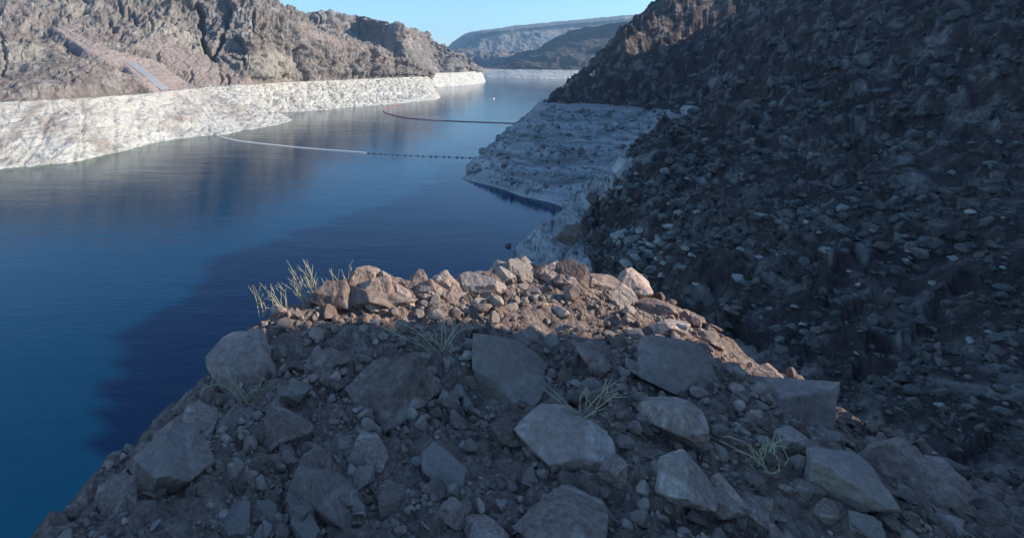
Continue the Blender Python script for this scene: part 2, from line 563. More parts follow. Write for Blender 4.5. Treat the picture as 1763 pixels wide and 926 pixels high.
wx_ = px + 5 * perlin(P / 22.0, 181) + 2 * perlin(P / 8.0, 182)
wy_ = py + 3 * perlin(P / 22.0, 183)
GUL = [([(338, 5), (346, 30), (348, 62), (353, 86), (372, 99)], 7, 5, 26), ([(392, 10), (386, 45), (376, 72), (366, 94)], 8, 6, 20), ([(405, 58), (408, 88)], 4, 3, 10),
       ([(411, 70), (416, 110)], 5, 3, 12), ([(436, 20), (431, 62), (440, 118)], 6, 4, 11), ([(462, 36), (470, 72)], 9, 6, 20), ([(486, 30), (492, 66)], 5, 4, 12), ([(505, 14), (511, 58)], 6, 4, 16),
       ([(520, 84), (525, 110), (527, 146)], 7, 4, 20), ([(488, 96), (486, 140)], 4, 3, 10), ([(381, 122), (386, 150)], 4, 3, 9), ([(392, 124), (396, 152)], 4, 3, 9), ([(446, 108), (442, 124)], 5, 3, 9),
       ([(570, 100), (573, 142)], 4, 3, 9), ([(548, 92), (552, 140)], 4, 3, 8), ([(600, 98), (604, 138)], 4, 3, 9), ([(640, 86), (644, 108), (642, 138)], 6, 3, 16), ([(622, 96), (626, 136)], 4, 3, 9),
       ([(658, 106), (662, 136)], 4, 3, 10), ([(682, 108), (686, 134)], 4, 3, 10), ([(120, 128), (126, 150)], 5, 3, 6), ([(188, 28), (196, 52)], 6, 4, 14), ([(228, 22), (236, 44)], 5, 4, 10),
       ([(205, 0), (210, 22)], 5, 4, 10), ([(0, 55), (8, 90), (6, 130)], 6, 5, 10), ([(44, 60), (50, 72)], 5, 4, 8), ([(272, 88), (276, 102)], 4, 3, 9), ([(328, 122), (330, 134)], 4, 3, 7),
       ([(300, 0), (330, 12)], 6, 6, 14), ([(255, 30), (262, 52)], 4, 4, 8)]
gul = np.zeros(len(P))
for ln, w0, w1, dp in GUL: gul = np.maximum(gul, dp * polyline_mask(wx_, wy_, ln, w0, w1))
SLAB = [(262, 52), (300, 74), (345, 97), (372, 104), (405, 142), (386, 150), (340, 138), (300, 112), (268, 92), (240, 76)]
SPUR = [(520, 24), (540, 46), (600, 66), (690, 106), (690, 116), (640, 100), (590, 82), (545, 66), (522, 50)]
TAL1 = [(378, 100), (400, 112), (440, 132), (470, 145), (410, 147), (392, 126)]
slab = np.clip(sstep(-6, 5, poly_dist(wx_, wy_, SLAB)) + sstep(-5, 5, poly_dist(wx_, wy_, SPUR)) * 0.7 + sstep(-5, 4, poly_dist(wx_, wy_, TAL1)) * 0.9, 0, 1)
# slabby cliffs stand out above the diagonal bench
step1 = polyline_mask(wx_, wy_, [(250, 20), (300, 50), (350, 74), (400, 100), (470, 128), (540, 128), (600, 120), (680, 124)], 26, 14)
hump = sstep(-14, 10, poly_dist(wx_, wy_, [(-60, 132), (0, 122), (100, 110), (196, 116), (230, 136), (264, 160), (100, 172), (-60, 178)]))
mass = sstep(-12, 20, poly_dist(wx_, wy_, [(-60, 30), (60, 48), (84, 70), (128, 108), (90, 118), (-60, 124)]))
calm = (1 - 0.75 * slab)
fa = cells(P / np.array([17, 17, 26]) + 0.35 * fbm(P / 30.0, 2, 25)[:, None], 7)
fb = cells(P / np.array([7, 7, 10]) + 0.3 * fbm(P / 12.0, 2, 26)[:, None], 8)
disp = amp_u * dist_s * (16 * fbm(P / 170.0, 2, 88) + calm * (24 * (flute - 0.62) + 9 * lumps + 3.5 * (flute2 - 0.6)) + 7 * step1 + 9 * hump + 3 * mass
                         - calm * cliffy * (7 * ck + 2.0 * ck2 + 1.2 * ck3) + (0.3 + 0.7 * calm) * (1.4 * medium + 1.8 * (blocks[2] - 0.5) + 11 * fa[3] + 3.0 * (fa[2] - 0.5) + 4.5 * fb[3] + 1.4 * (fb[2] - 0.5)) + 0.5 * small - gul)
rid = ridged(P / np.array([20, 20, 34.0]), 4, 55) - 0.55
far_r = sstep(560, 760, P[:, 1])
rm = sstep(1.0, 1.25, VT) * (1 - sstep(1.97, 2.03, VT) * 0.6) * (VT < 2.2)
disp += ringm * (1 - 0.7 * fan) * rm * (-(1.0 + 4.5 * far_r) * ck2 - 3.0 * far_r * ck + (1.8 + 5.0 * far_r) * rid * 2 + (1.2 + 3 * far_r) * fbm(P / 26.0, 4, 61) * 1.5 + (0.7 + 1.6 * far_r) * (blocks[2] - 0.5) + 0.9 * small)
RG = [([(528, 146), (532, 164), (548, 186)], 5, 4, 7), ([(556, 142), (552, 168)], 3, 3, 5), ([(612, 140), (608, 176)], 3, 3, 5), ([(648, 138), (652, 160), (642, 178)], 4, 3, 6), ([(672, 138), (674, 172)], 3, 3, 5),
      ([(428, 176), (446, 188), (466, 194)], 5, 4, 7), ([(470, 152), (474, 180)], 4, 3, 5), ([(498, 150), (503, 176)], 4, 3, 5), ([(700, 140), (706, 168)], 3, 3, 5), ([(392, 150), (398, 172)], 4, 3, 5), ([(585, 142), (590, 178)], 3, 2, 4),
      ([(140, 178), (148, 215), (138, 270)], 7, 5, 3), ([(190, 176), (200, 215), (196, 262)], 6, 4, 2.5), ([(240, 180), (238, 220), (246, 250)], 5, 4, 2.5), ([(90, 190), (70, 240), (40, 280)], 8, 6, 3)]
for ln, w0, w1, dp in RG: disp -= ringm * dp * polyline_mask(wx_, wy_, ln, w0, w1)
mound = sstep(-10, 14, poly_dist(wx_, wy_, [(285, 208), (300, 184), (330, 176), (352, 188), (345, 208), (310, 220)]))
disp += ringm * 7 * mound
near_r = ringm * (1 - far_r) * (1 - fan)
disp += ringm * (1 - fan) * (0.5 + 0.9 * far_r) * (3.2 * fb[3] + 0.9 * (fb[2] - 0.5) + 3.5 * fa[3])
disp += near_r * 1.1 * (cells(P / np.array([6.5, 6.5, 5]) + 0.3 * fbm(P / 9.0, 2, 24)[:, None], 6)[2] - 0.5) + near_r * 1.3 * (ridged(P / 6.5, 3, 74) - 0.5)
disp += near_r * (5.5 * fbm(P / 48.0, 3, 67) + 3.2 * (ridged(P / np.array([26, 26, 18]), 4, 68) - 0.55))
disp += (VT < 1.3) * (2.6 * fbm(P / 24.0, 4, 66) + 1.2 * fbm(P / 7.0, 3, 69))
D = Nn.copy()
D[:, 2] *= np.where(VT < 2.1, 0.25, 0.7)
Q = P + D * disp[:, None]
# graded dirt fan sits a little lower than the rock
Q[:, 2] -= 1.0 * sstep(0, 14, fan_d) * upper
HOLD = sstep(1.85, 2.0, VT) * (1 - sstep(2.0, 2.2, VT))
Q[:, 2] = Q[:, 2] * (1 - 0.0 * HOLD)
me = mesh_np('left_hillside', Q, grid_faces(nu, nv))
attr(me, 'dirt', np.maximum(fan, 0.55 * slab) * np.clip(0.95 + 0.25 * fbm(P / 14.0, 3, 71), 0, 1))
PALE = [([(262, 40), (300, 50), (345, 72), (352, 92), (330, 84), (290, 66), (268, 56)], 1.0), ([(10, 62), (50, 78), (70, 70), (62, 100), (40, 122), (10, 128), (4, 100)], 0.9),
        ([(470, 90), (500, 84), (516, 100), (510, 138), (470, 136), (440, 118), (416, 104)], 0.9), ([(400, 20), (430, 12), (440, 40), (420, 52)], 0.5), ([(100, 6), (170, 4), (160, 18), (110, 24)], 0.7)]
pale = np.zeros(len(P))
for pl, k_ in PALE: pale = np.maximum(pale, k_ * sstep(-9, 6, poly_dist(wx_, wy_, pl)))
attr(me, 'pale', pale)
TR1 = [(338, 150), (352, 154), (420, 190), (412, 192)]
TR2 = [(58, 176), (78, 176), (30, 240), (0, 262), (-30, 262), (18, 225)]
TR3 = [(296, 160), (306, 158), (350, 190), (345, 194)]
trail = sstep(-6, 3, poly_dist(px, py, TR1)) * 0.55
trail = np.maximum(trail, sstep(-9, 6, poly_dist(px, py, TR2)) * 0.6)
trail = np.maximum(trail, sstep(-3, 2, poly_dist(px, py, TR3)) * 0.5)
brn = 0.55 * mound + 0.5 * sstep(-14, 8, poly_dist(wx_, wy_, [(60, 190), (120, 196), (150, 225), (120, 246), (70, 235)])) + 0.6 * sstep(-8, 5, poly_dist(wx_, wy_, [(360, 176), (400, 186), (460, 200), (420, 206), (370, 196)]))
brn *= 0.7 + 1.2 * fbm(P / 16.0, 4, 73)
trail = np.maximum(trail, np.clip(brn, 0, 0.8))
attr(me, 'trail', np.clip(trail + 0.5 * trail * fbm(P / 9.0, 3, 72), 0, 1))
tag(link('left_hillside', me, M_LEFT), 'sunlit brown rocky hillside above a white bleached shore on the left bank', 'hillside', kind='structure')
QL = Q.reshape(nu, nv, 3)

# pale concrete launch ramp lying on the dirt fan
pxq, pyq = to_px(Q)
RAMP = [((218, 109), (232, 109)), ((231, 118), (245, 117)), ((247, 130), (261, 129)), ((265, 145), (279, 144)), ((281, 159.5), (293, 157))]


def surf(pxv, pyv):
    m = (VT > 2.0) & (VT < 6.0)
    k = np.argmin(np.where(m, (pxq - pxv)**2 + (pyq - pyv)**2, 1e12))
    return Q[k]


def ramp_pts():
    rows = []
    for (a, b_), (c, d_) in zip(RAMP, RAMP[1:]):
        for k in range(6):
            f = k / 6
            l = (a[0] + (c[0] - a[0]) * f, a[1] + (c[1] - a[1]) * f)
            r = (b_[0] + (d_[0] - b_[0]) * f, b_[1] + (d_[1] - b_[1]) * f)
            rows.append([surf(l[0] + (r[0] - l[0]) * g, l[1] + (r[1] - l[1]) * g) for g in np.linspace(0, 1, 5)])
    rows = np.array(rows)
    for _ in range(3):
        rows[1:-1] = (rows[:-2] + rows[1:-1] + rows[2:]) / 3
    return rows


rr = ramp_pts()
top = rr + np.array([0, -0.2, 0.5])
nr_, nc_ = top.shape[:2]
Vt = top.reshape(-1, 3)
Vb = Vt - np.array([0, 0, 1.5])
fq = grid_faces(nr_, nc_)
skirt = []
off = len(Vt)
for i in range(nr_ - 1):
    for j in (0, nc_ - 1):
        a_, b2 = i * nc_ + j, (i + 1) * nc_ + j
        skirt.append((a_, b2, b2 + off, a_ + off))
me = mesh_np('launch_ramp', np.vstack([Vt, Vb]), np.vstack([fq, np.array(skirt)]))
tag(link('launch_ramp', me, plain('ramp_concrete', (0.27, 0.275, 0.29), 0.9, 0.15, 0.22)), 'straight pale grey concrete boat ramp running down the brown dirt slope', 'ramp', kind='structure')

# second hill on the left bank, behind the spur
HILL2 = [
    st((560, 165), (500, 135), (500, 120, 1500), (500, 100, 1540), (500, 60, 1600), (500, 30, 1680)),
    st((640, 160), (560, 132), (560, 118, 1500), (560, 95, 1540), (558, 55, 1600), (556, 16, 1680)),
    st((700, 156), (640, 130.5), (636, 115, 1600), (630, 90, 1660), (622, 58, 1740), (612, 25, 1800)),
    st((738, 151.5), (715, 128), (705, 112, 1460), (700, 90, 1490), (690, 66, 1530), (682, 41, 1600)),
    st((775, 149), (762, 126), (755, 114, 1740), (748, 98, 1760), (740, 80, 1790), (732, 60, 1830)),
    st((810, 146), (795, 125), (790, 118, 1800), (785, 110, 1815), (780, 97, 1840), (772, 82, 1880)),
    st((835, 142), (820, 123.2), (815, 121, 1930), (812, 117, 1920), (808, 110, 1930), (803, 100, 1950)),
    st((833, 138.5), (828, 121.7), (827, 121.3, 2090), (827, 121, 2100), (826, 120.5, 2100), (825, 119.5, 2110), 120, 60),
    st((815, 135.5), (815, 120.2), (815, 120.0, 2370), (815, 120, 2360), (815, 119.5, 2370), (815, 119, 2380), 120, 60),
]
G, vt, ut = loft(HILL2, (4, 36, 24, 36, 44, 44, 14), 330)
nrm = normals(G)
if nrm[150, 100, 1] > 0: nrm = -nrm
nu2, nv2 = G.shape[:2]
P = G.reshape(-1, 3)
Nn = nrm.reshape(-1, 3)
VT2 = np.broadcast_to(vt[None, :], (nu2, nv2)).ravel()
taper = (1 - sstep(6.2, 7.5, np.repeat(ut, nv2))) * 0.85 + 0.15
up2 = sstep(1.97, 2.25, VT2)
fl = ridged(P * np.array([1 / 95, 1 / 95, 1 / 340]) + 5.5, 4, 13)
disp = up2 * taper * (-22 * np.clip(1 - np.abs(perlin(P * np.array([1 / 70, 1 / 70, 1 / 220]) + 0.4 * fbm(P / 60.0, 3, 18)[:, None], 19)) * 5, 0, 1) ** 1.5 + 32 * (fl - 0.62) + 14 * fbm(P / 110, 5, 14, 0.42) + 11 * (ridged(P / np.array([26, 26, 40]), 4, 15) - 0.5) + 6 * (cells(P / np.array([18, 18, 26]), 5)[2] - 0.5))
rm = sstep(1.0, 1.3, VT2) * (1 - sstep(1.9, 2.03, VT2) * 0.5) * (VT2 < 2.3)
disp += rm * 9 * (ridged(P / np.array([30, 30, 50]), 4, 16) - 0.55) + (VT2 < 1.5) * 3 * fbm(P / 30, 4, 17)
D = Nn.copy()
D[:, 2] *= np.where(VT2 < 2.1, 0.2, 0.6)
me = mesh_np('far_left_hillside', P + D * disp[:, None], grid_faces(nu2, nv2))
tag(link('far_left_hillside', me, M_LEFT2), 'brown cliff ridge behind the left hillside, sloping down to a white point', 'hillside', kind='structure')


# ------------------------------------------------------------------ far shore, shaded hill, badlands, mesa
def ridge_hill(name, mat, rails, vsamp, nu, amp, scale, seed, label, flute_amp=0.0, vflute=None, hold=1.0):
    A = np.array(rails, dtype=float)
    A = np.swapaxes(A, 0, 1)                          # stations first
    G, vt, ut = loft(A, vsamp, nu)
    nn = normals(G)
    if nn[nu // 2, len(vt) // 2, 1] > 0: nn = -nn
    P = G.reshape(-1, 3)
    Nn = nn.reshape(-1, 3)
    VV = np.broadcast_to(vt[None, :], G.shape[:2]).ravel()
    a = sstep(hold, hold + 0.4, VV)
    d = a * amp * (fbm(P / scale, 6, seed) * 1.2 + 0.8 * (ridged(P / (scale * 0.6), 5, seed + 3) - 0.55))
    if flute_amp:
        fl = ridged(P * np.array([1, 0.3, 0.10]) / (scale * 0.5), 3, seed + 9)
        wv = np.ones_like(VV) if vflute is None else sstep(vflute[0], vflute[0] + .3, VV) * (1 - sstep(vflute[1] - .15, vflute[1] + .1, VV))
        d += flute_amp * wv * (fl - 0.6)
    D = Nn.copy()
    D[:, 2] *= 0.5
    me = mesh_np(name, P + D * d[:, None], grid_faces(*G.shape[:2]))
    return tag(link(name, me, mat), label, 'hillside', kind='structure')


cols = [(c, y, HY + 0.435 * (y - HY)) for c, y in ((828, 133.4), (850, 134), (880, 135), (930, 136.4), (1000, 138), (1100, 139.5), (1180, 140), (1260, 140.5), (1500, 141.5))]
rw = [on_z(c, y, 0) for c, y, _ in cols]
ru = [(x, y - 25, -13) for x, y, z in rw]
rb = [on_z(c + 4, yb, ZB) for c, _, yb in cols]
r3 = [at(c, y, d) for c, y, d in [(840, 117.6, 2790), (858, 116, 2740), (890, 109.5, 2650), (940, 103.5, 2530), (1010, 97, 2400), (1100, 90, 2320), (1180, 80, 2300), (1260, 66, 2300), (1500, 50, 2300)]]
r4 = [at(c, y, d) for c, y, d in [(846, 116.4, 2960), (870, 109, 2900), (900, 97, 2830), (950, 82, 2730), (1010, 70, 2640), (1100, 58, 2540), (1180, 30, 2530), (1260, 0, 2500), (1500, -60, 2500)]]
r5 = [at(c, y, d) for c, y, d in [(852, 115, 3200), (885, 97, 3100), (925, 83, 3000), (965, 64, 2920), (1010, 48, 2840), (1100, 31, 2740), (1180, -10, 2710), (1260, -270, 2700), (1500, -420, 2700)]]  # hidden right end raised high to throw shade on the visible far hill
r6 = [(x + 60, y + 420, z - 120) for x, y, z in r5]
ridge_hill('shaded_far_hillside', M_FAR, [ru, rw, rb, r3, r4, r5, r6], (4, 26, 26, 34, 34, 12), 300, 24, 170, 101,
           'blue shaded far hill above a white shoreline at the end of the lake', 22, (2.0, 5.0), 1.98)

# low badlands between the lake end and the mesa
b0 = [at(c, 132, 2700) for c in (740, 790, 830, 870, 920, 980)]
b1 = [at(c, y, d) for c, y, d in [(740, 118, 3000), (790, 118, 3000), (830, 116, 3000), (870, 112, 3000), (920, 110, 3000), (980, 108, 3000)]]
b2_ = [at(c, y, d) for c, y, d in [(740, 100, 3500), (785, 100, 3500), (812, 97, 3450), (850, 96, 3500), (900, 94, 3500), (980, 90, 3500)]]
b3 = [at(c, y, d) for c, y, d in [(740, 92, 4100), (770, 88, 4100), (800, 90, 4100), (850, 88, 4100), (900, 88, 4100), (980, 88, 4100)]]
b4 = [(x, y + 500, z - 150) for x, y, z in b3]
ridge_hill('badland_hills', M_MESA, [b0, b1, b2_, b3, b4], (10, 40, 40, 10), 220, 60, 220, 151,
           'low pale badland hills between the lake end and the flat mesa', 50, (0.3, 3.0), 0.0)

# the mesa: talus slope, cliff band, flat top falling away to the left
mc = [700, 760, 790, 805, 830, 870, 920, 980, 1050, 1110, 1180, 1300]
mt = [108, 96, 84, 72, 57, 50.5, 45, 39, 33, 27, 22, 20]
mcl = [112, 101, 90, 80, 68, 63, 58, 53, 47, 40, 36, 34]
dd = [6100, 6000, 5900, 5850, 5800, 5800, 5850, 5900, 6000, 6150, 6300, 6500]
m0 = [at(c, 116, d - 1500) for c, d in zip(mc, dd)]
m1 = [at(c, 102, d - 800) for c, d in zip(mc, dd)]
m2 = [at(c, y, d - 40) for c, y, d in zip(mc, mcl, dd)]
m3 = [at(c, y, d) for c, y, d in zip(mc, mt, dd)]
m4 = [(x, y + 900, z + 10) for x, y, z in m3]
m5 = [(x, y + 600, z - 500) for x, y, z in m4]
ridge_hill('mesa', M_MESA, [m0, m1, m2, m3, m4, m5], (10, 60, 20, 14, 8), 420, 26, 330, 171,
           'long flat topped mesa fading blue on the horizon', 95, (0.5, 2.05), 0.0)

# ------------------------------------------------------------------ right bank (height field in plan)
CP = []


def cp(px, py, d): CP.append(at(px, py, d))
def cz(px, py, z): CP.append(on_z(px, py, z))
def cx(x, y, z): CP.append((x, y, z))


# white point: shoreline, slope, old waterline, shaded hill above
for a in ((797, 310), (828, 317), (860, 325), (930, 345), (974, 361)): cz(*a, 0)
for a in ((945, 178), (1000, 178.5), (1050, 181), (1105, 185), (1150, 190)): cz(*a, ZB)
cp(848, 262, 352); cp(884, 217, 385); cp(930, 325, 284); cp(930, 300, 296); cp(860, 306, 311); cp(860, 290, 322); cp(900, 318, 295); cp(900, 295, 307); cp(915, 195, 412); cp(930, 275, 318); cp(1000, 250, 345); cp(1040, 300, 300)
cp(951, 153, 452); cp(1000, 130, 462); cp(1030, 104, 475); cp(1060, 75, 485); cp(1110, 31, 505); cp(1165, 3, 525); cp(1230, -40, 540)
cp(1100, 130, 435); cp(1190, 120, 410); cp(1190, 60, 455); cp(1190, 172, 345); cp(1080, 160, 425)
for (x, y, z) in ((62, 345, -8), (92, 405, -5), (140, 480, -4), (210, 570, 0), (300, 700, 0), (420, 900, 0), (50, 300, -12), (20, 330, -14), (60, 420, -14), (100, 540, -14), (180, 700, -14)):
    cx(x, y, z)
cx(250, 580, 60); cx(330, 640, 90); cx(430, 760, 80)
# alcove behind the nearer spur
cx(104, 256, 0); cx(112, 246, 4); cx(150, 262, 18); cx(190, 300, 30); cx(140, 235, 24)
cx(86, 268, -7); cx(80, 245, -6)
# near spur: bleached edge, talus bench
for a in ((960, 389), (930, 398), (900, 415), (880, 438)): cz(*a, 0)
cz(870, 455, -4); cz(845, 430, -9); cz(880, 395, -9)
cp(960, 440, 176); cp(1000, 408, 178); cp(1020, 345, 186); cp(1050, 310, 184); cp(1075, 285, 180); cp(1100, 262, 186)
cp(1150, 210, 225); cp(1185, 186, 248); cp(1120, 240, 200); cp(1200, 270, 172); cp(1200, 225, 205)
cp(1100, 440, 128); cp(1150, 400, 130); cp(1200, 350, 130); cp(1060, 470, 120); cp(1200, 450, 98); cp(1100, 500, 98); cp(1000, 500, 105); cp(930, 470, 140)
# slope to the right, up to the high shoulder that shades it all
cp(1400, 300, 128); cp(1400, 160, 215); cp(1400, 60, 290); cx(352, 384, 152); cx(360, 412, 156); cx(345, 350, 158); cx(356, 455, 120); cx(324, 464, 104); cp(1300, 160, 300); cp(1300, 10, 420)
cp(1763, 506, 66); cp(1763, 250, 110); cp(1763, 60, 165); cp(1763, -130, 235); cp(1500, 600, 64); cp(1763, 800, 38); cp(1450, 420, 92)
cx(340, 208, 178); cx(300, 150, 176); cx(310, 102, 204); cx(400, 300, 175); cx(250, 60, 166); cx(210, 10, 135); cx(460, 420, 160); cx(560, 300, 215); cx(430, 120, 240); cx(330, -40, 170)
# below and behind the lookout
cx(0, 20, 44); cx(-18, 12, 40); cx(14, 24, 46); cx(0, 82, -2); cx(30, 130, -2); cx(48, 168, -2); cx(-34, 58, -4); cx(-64, 15, -4); cx(-95, -60, -4)
cx(20, 70, 16); cx(-10, 55, 12); cx(-30, 20, 20); cx(-80, 90, -14); cx(-20, 150, -14); cx(20, 220, -14); cx(-140, 0, -14)
cx(24, 4, 58); cx(36, 10, 56); cx(30, -20, 66); cx(60, -20, 66); cx(100, -40, 82); cx(160, -60, 105); cx(0, -40, 64); cx(-40, -50, 40)
cx(0, -160, 90); cx(120, -200, 150); cx(-160, -200, -6); cx(300, -220, 190)

CPA = np.array(CP)


def tps(r2):
    return np.where(r2 > 1e-9, 0.5 * r2 * np.log(np.maximum(r2, 1e-9)), 0.0)


SC = 100.0
_xy = CPA[:, :2] / SC
_K = tps(((_xy[:, None] - _xy[None])**2).sum(-1)) + np.eye(len(_xy)) * 2e-4
_Pm = np.hstack([np.ones((len(_xy), 1)), _xy])
_A = np.vstack([np.hstack([_K, _Pm]), np.hstack([_Pm.T, np.zeros((3, 3))])])
_W = np.linalg.solve(_A, np.concatenate([CPA[:, 2], np.zeros(3)]))


def base_h(X, Y):
    q = np.stack([X, Y], -1) / SC
    out = np.empty(len(q))
    for i in range(0, len(q), 40000):
        c = q[i:i + 40000]
        out[i:i + 40000] = tps(((c[:, None] - _xy[None])**2).sum(-1)) @ _W[:-3] + _W[-3] + c @ _W[-2:]
    return out


def right_h(X, Y):
    z = base_h(X, Y)
    z = np.clip(z, -14, None)
    r = np.hypot(X, Y)
    P2 = np.stack([X, Y, np.zeros_like(X)], -1)
    P3 = np.stack([X, Y, z], -1)
    up = sstep(36, 44, z)
    edge = sstep(-2, 6, z)
    far = sstep(70, 280, r)
    # bleached slope: ledges of strata and rubble
    per = 5.2 + 1.5 * perlin(P2 / 60.0, 91)
    ph = z / per + 0.5 * perlin(P2 / 34.0, 92)
    ter = (ph - np.floor(ph))
    stepz = (sstep(0.25, 0.85, ter) - ter) * per * 0.75
    ringk = edge * (1 - up)
    z = z + ringk * stepz * np.clip(0.6 + fbm(P2 / 40, 3, 93), 0.1, 1.2)
    z = z + ringk * (1.6 * (ridged(P3 / np.array([13, 13, 9]), 4, 94) - 0.55) + 0.5 * fbm(P2 / 2.6, 3, 95))
    rib = ringk * (1 - sstep(235, 262, Y)) * (Y > 60)
    rf1 = cells(P3 / np.array([6.0, 6.0, 5.0]) + 0.3 * fbm(P3 / 9.0, 2, 111)[:, None], 112)
    z = z + rib * (3.0 * (ridged(P3 / 10.0, 4, 113) - 0.5) + 4.5 * rf1[3] + 1.6 * (rf1[2] - 0.5))
    z = z + ringk * (1 - rib) * (1.8 * rf1[3] + 0.5 * (rf1[2] - 0.5))
    z = z + up * (1 - far) * (1.4 * rf1[3] + 0.4 * (rf1[2] - 0.5))
    # dark hill: crags and gullies
    crag = ridged(P2 / 62.0, 5, 96) - 0.55
    blk = cells(P3 / np.array([9.0, 9.0, 7.0]), 97)
    z = z + up * (far * 17 * crag + (2.0 + 3.5 * far) * (ridged(P2 / 17.0, 4, 98) - 0.55) + (0.4 + 3.1 * far) * (blk[2] - 0.5) + 9 * far * blk[3] + 1.1 * fbm(P2 / 4.2, 4, 99))
    z = z + edge * 0.35 * fbm(P2 / 1.1, 3, 100)
    return z


th = np.radians(np.concatenate([np.linspace(-125, -18, 60, endpoint=False), np.linspace(-18, 6, 130, endpoint=False), np.linspace(6, 34, 360, endpoint=False),
                                np.linspace(34, 52, 190, endpoint=False), np.linspace(52, 150, 110)]))
rad = np.concatenate([np.geomspace(13, 90, 120, endpoint=False), np.geomspace(90, 560, 280, endpoint=False), np.geomspace(560, 1100, 30)])
TH, RD = np.meshgrid(th, rad, indexing='ij')
X, Y = (np.sin(TH) * RD).ravel(), (np.cos(TH) * RD).ravel()
Z = right_h(X, Y)
V = np.stack([X, Y, Z], -1)
Fq = grid_faces(len(th), len(rad))
Fq = Fq[V[Fq, 2].max(1) > -9.0]
used = np.zeros(len(V), bool)
used[Fq.ravel()] = True
remap = np.cumsum(used) - 1
me = mesh_np('right_hillside', V[used], remap[Fq])
TAL = [(1152, 194), (1122, 232), (1092, 272), (1066, 312), (1036, 340), (1018, 350), (1000, 376), (992, 398), (1002, 424), (1015, 445), (1020, 470), (1000, 520), (960, 600), (2600, 1600), (4000, 500), (2400, 100), (1300, 120)]
pxt, pyt = to_px(V[used])
attr(me, 'talus', np.where(V[used][:, 1] > 5, sstep(-8, 10, poly_dist(pxt, pyt, TAL)) * (V[used][:, 1] < 262), (V[used][:, 2] > 20) * 1.0))
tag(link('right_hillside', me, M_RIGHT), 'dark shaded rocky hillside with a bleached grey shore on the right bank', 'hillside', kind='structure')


# ------------------------------------------------------------------ rock meshes
def rock_mesh(name, seed, sub=3, cuts=9, sq=(1, 0.8, 0.62), noise_a=0.12, smooth=False):
    bm = bmesh.new()
    bmesh.ops.create_icosphere(bm, subdivisions=sub, radius=1.0)
    V = np.array([v.co[:] for v in bm.verts])
    Fc = np.array([[v.index for v in f.verts] for f in bm.faces])
    bm.free()
    rg = np.random.default_rng(seed)
    V = V * (1 + 0.35 * fbm(V * 0.9 + seed * 3.7, 2, seed))[:, None]
    for _ in range(cuts):
        nrm_ = rg.normal(size=3)
        nrm_ /= np.linalg.norm(nrm_)
        h_ = rg.uniform(0.35, 0.8)
        s_ = V @ nrm_ - h_
        V = V - np.outer(np.maximum(s_, 0) * 0.96, nrm_)
    L = np.linalg.norm(V, axis=1, keepdims=True)
    V = V * (1 + noise_a * fbm(V * 3.1 + seed, 4, seed + 5)[:, None])
    V = V * np.array(sq)
    V[:, 2] -= V[:, 2].min() * 0.55
    ext = V.max(0) - V.min(0)
    V = V / max(ext[0], ext[1])
    return mesh_np(name, V, Fc, smooth)


BIG = [rock_mesh('boulder', 100 + k, 5, 20, (1, random.uniform(.7, 1), random.uniform(0.55, .85)), 0.055) for k in range(9)]
MID = [rock_mesh('stone', 200 + k, 3, 12, (1, random.uniform(.65, 1), random.uniform(.5, .85)), 0.12) for k in range(8)]
MIDP = []
for m_ in MID:
    c_ = m_.copy()
    c_.materials.append(M_STONE_P)
    MIDP.append(c_)
    m_.materials.append(M_STONE_D)
for m_ in BIG: m_.materials.append(M_BOULDER)


def place(me, name, loc, size, label, group=None, cat='rock', rz=None, tilt=0.25, sz=1.0):
    o = link(name, me)
    o.location = loc
    o.scale = (size, size, size * sz)
    o.rotation_euler = (random.uniform(-tilt, tilt), random.uniform(-tilt, tilt), random.uniform(0, 6.28) if rz is None else rz)
    return tag(o, label, cat, group)


def right_spot(px, py):
    """point of the right bank seen at a photo position (march the ray over the height field)"""
    t = np.concatenate([np.linspace(15, 120, 600), np.linspace(120, 620, 1200)])
    Xr, Zr = (px - CX) / F * t, H - (py - HY) / F * t
    hz = right_h(Xr, t)
    k = np.argmax(hz > Zr)
    return (Xr[k], t[k], hz[k]), t[k]


def px_size(n_px, d): return n_px / F * d


# named rocks on the near spur
def spur_rock(me_, px, py, w_px, label, sz=1.0, name='boulder', mat=None, rz=None, group=None):
    loc, d = right_spot(px, py)
    me2 = me_
    if mat is not None:
        me2 = me_.copy()
        me2.materials.clear()
        me2.materials.append(mat)
    s = px_size(w_px, d)
    return place(me2, name, (loc[0], loc[1], loc[2] - 0.12 * s), s, label, group, 'boulder', rz, 0.15, sz)


spur_rock(BIG[6], 1073, 300, 38, 'tall white boulder standing at the top of the bleached spur', 1.5, mat=M_WHITE_R)
spur_rock(BIG[2], 1000, 418, 62, 'large brown boulder on the dark slope beside the white rock edge', 0.9, mat=M_BOULDER)
spur_rock(BIG[4], 1188, 196, 30, 'pale rock knob at the far end of the dark talus bench', 1.0, mat=M_STONE_P)
spur_rock(BIG[5], 1050, 333, 26, 'dark wedge shaped boulder just below the tall white boulder', 0.8, mat=M_STONE_D)
spur_rock(BIG[6], 1025, 345, 30, 'dark flat boulder leaning on the white rock edge', 0.8, mat=M_STONE_D)
wl = on_z(880, 424, 0)
place(BIG[3].copy(), 'boulder', (wl[0] - 1, wl[1], -0.8), 3.2, 'small dark rock poking out of the water beside the white spur', None, 'rock', sz=1.3).data.materials[0] = M_STONE_D

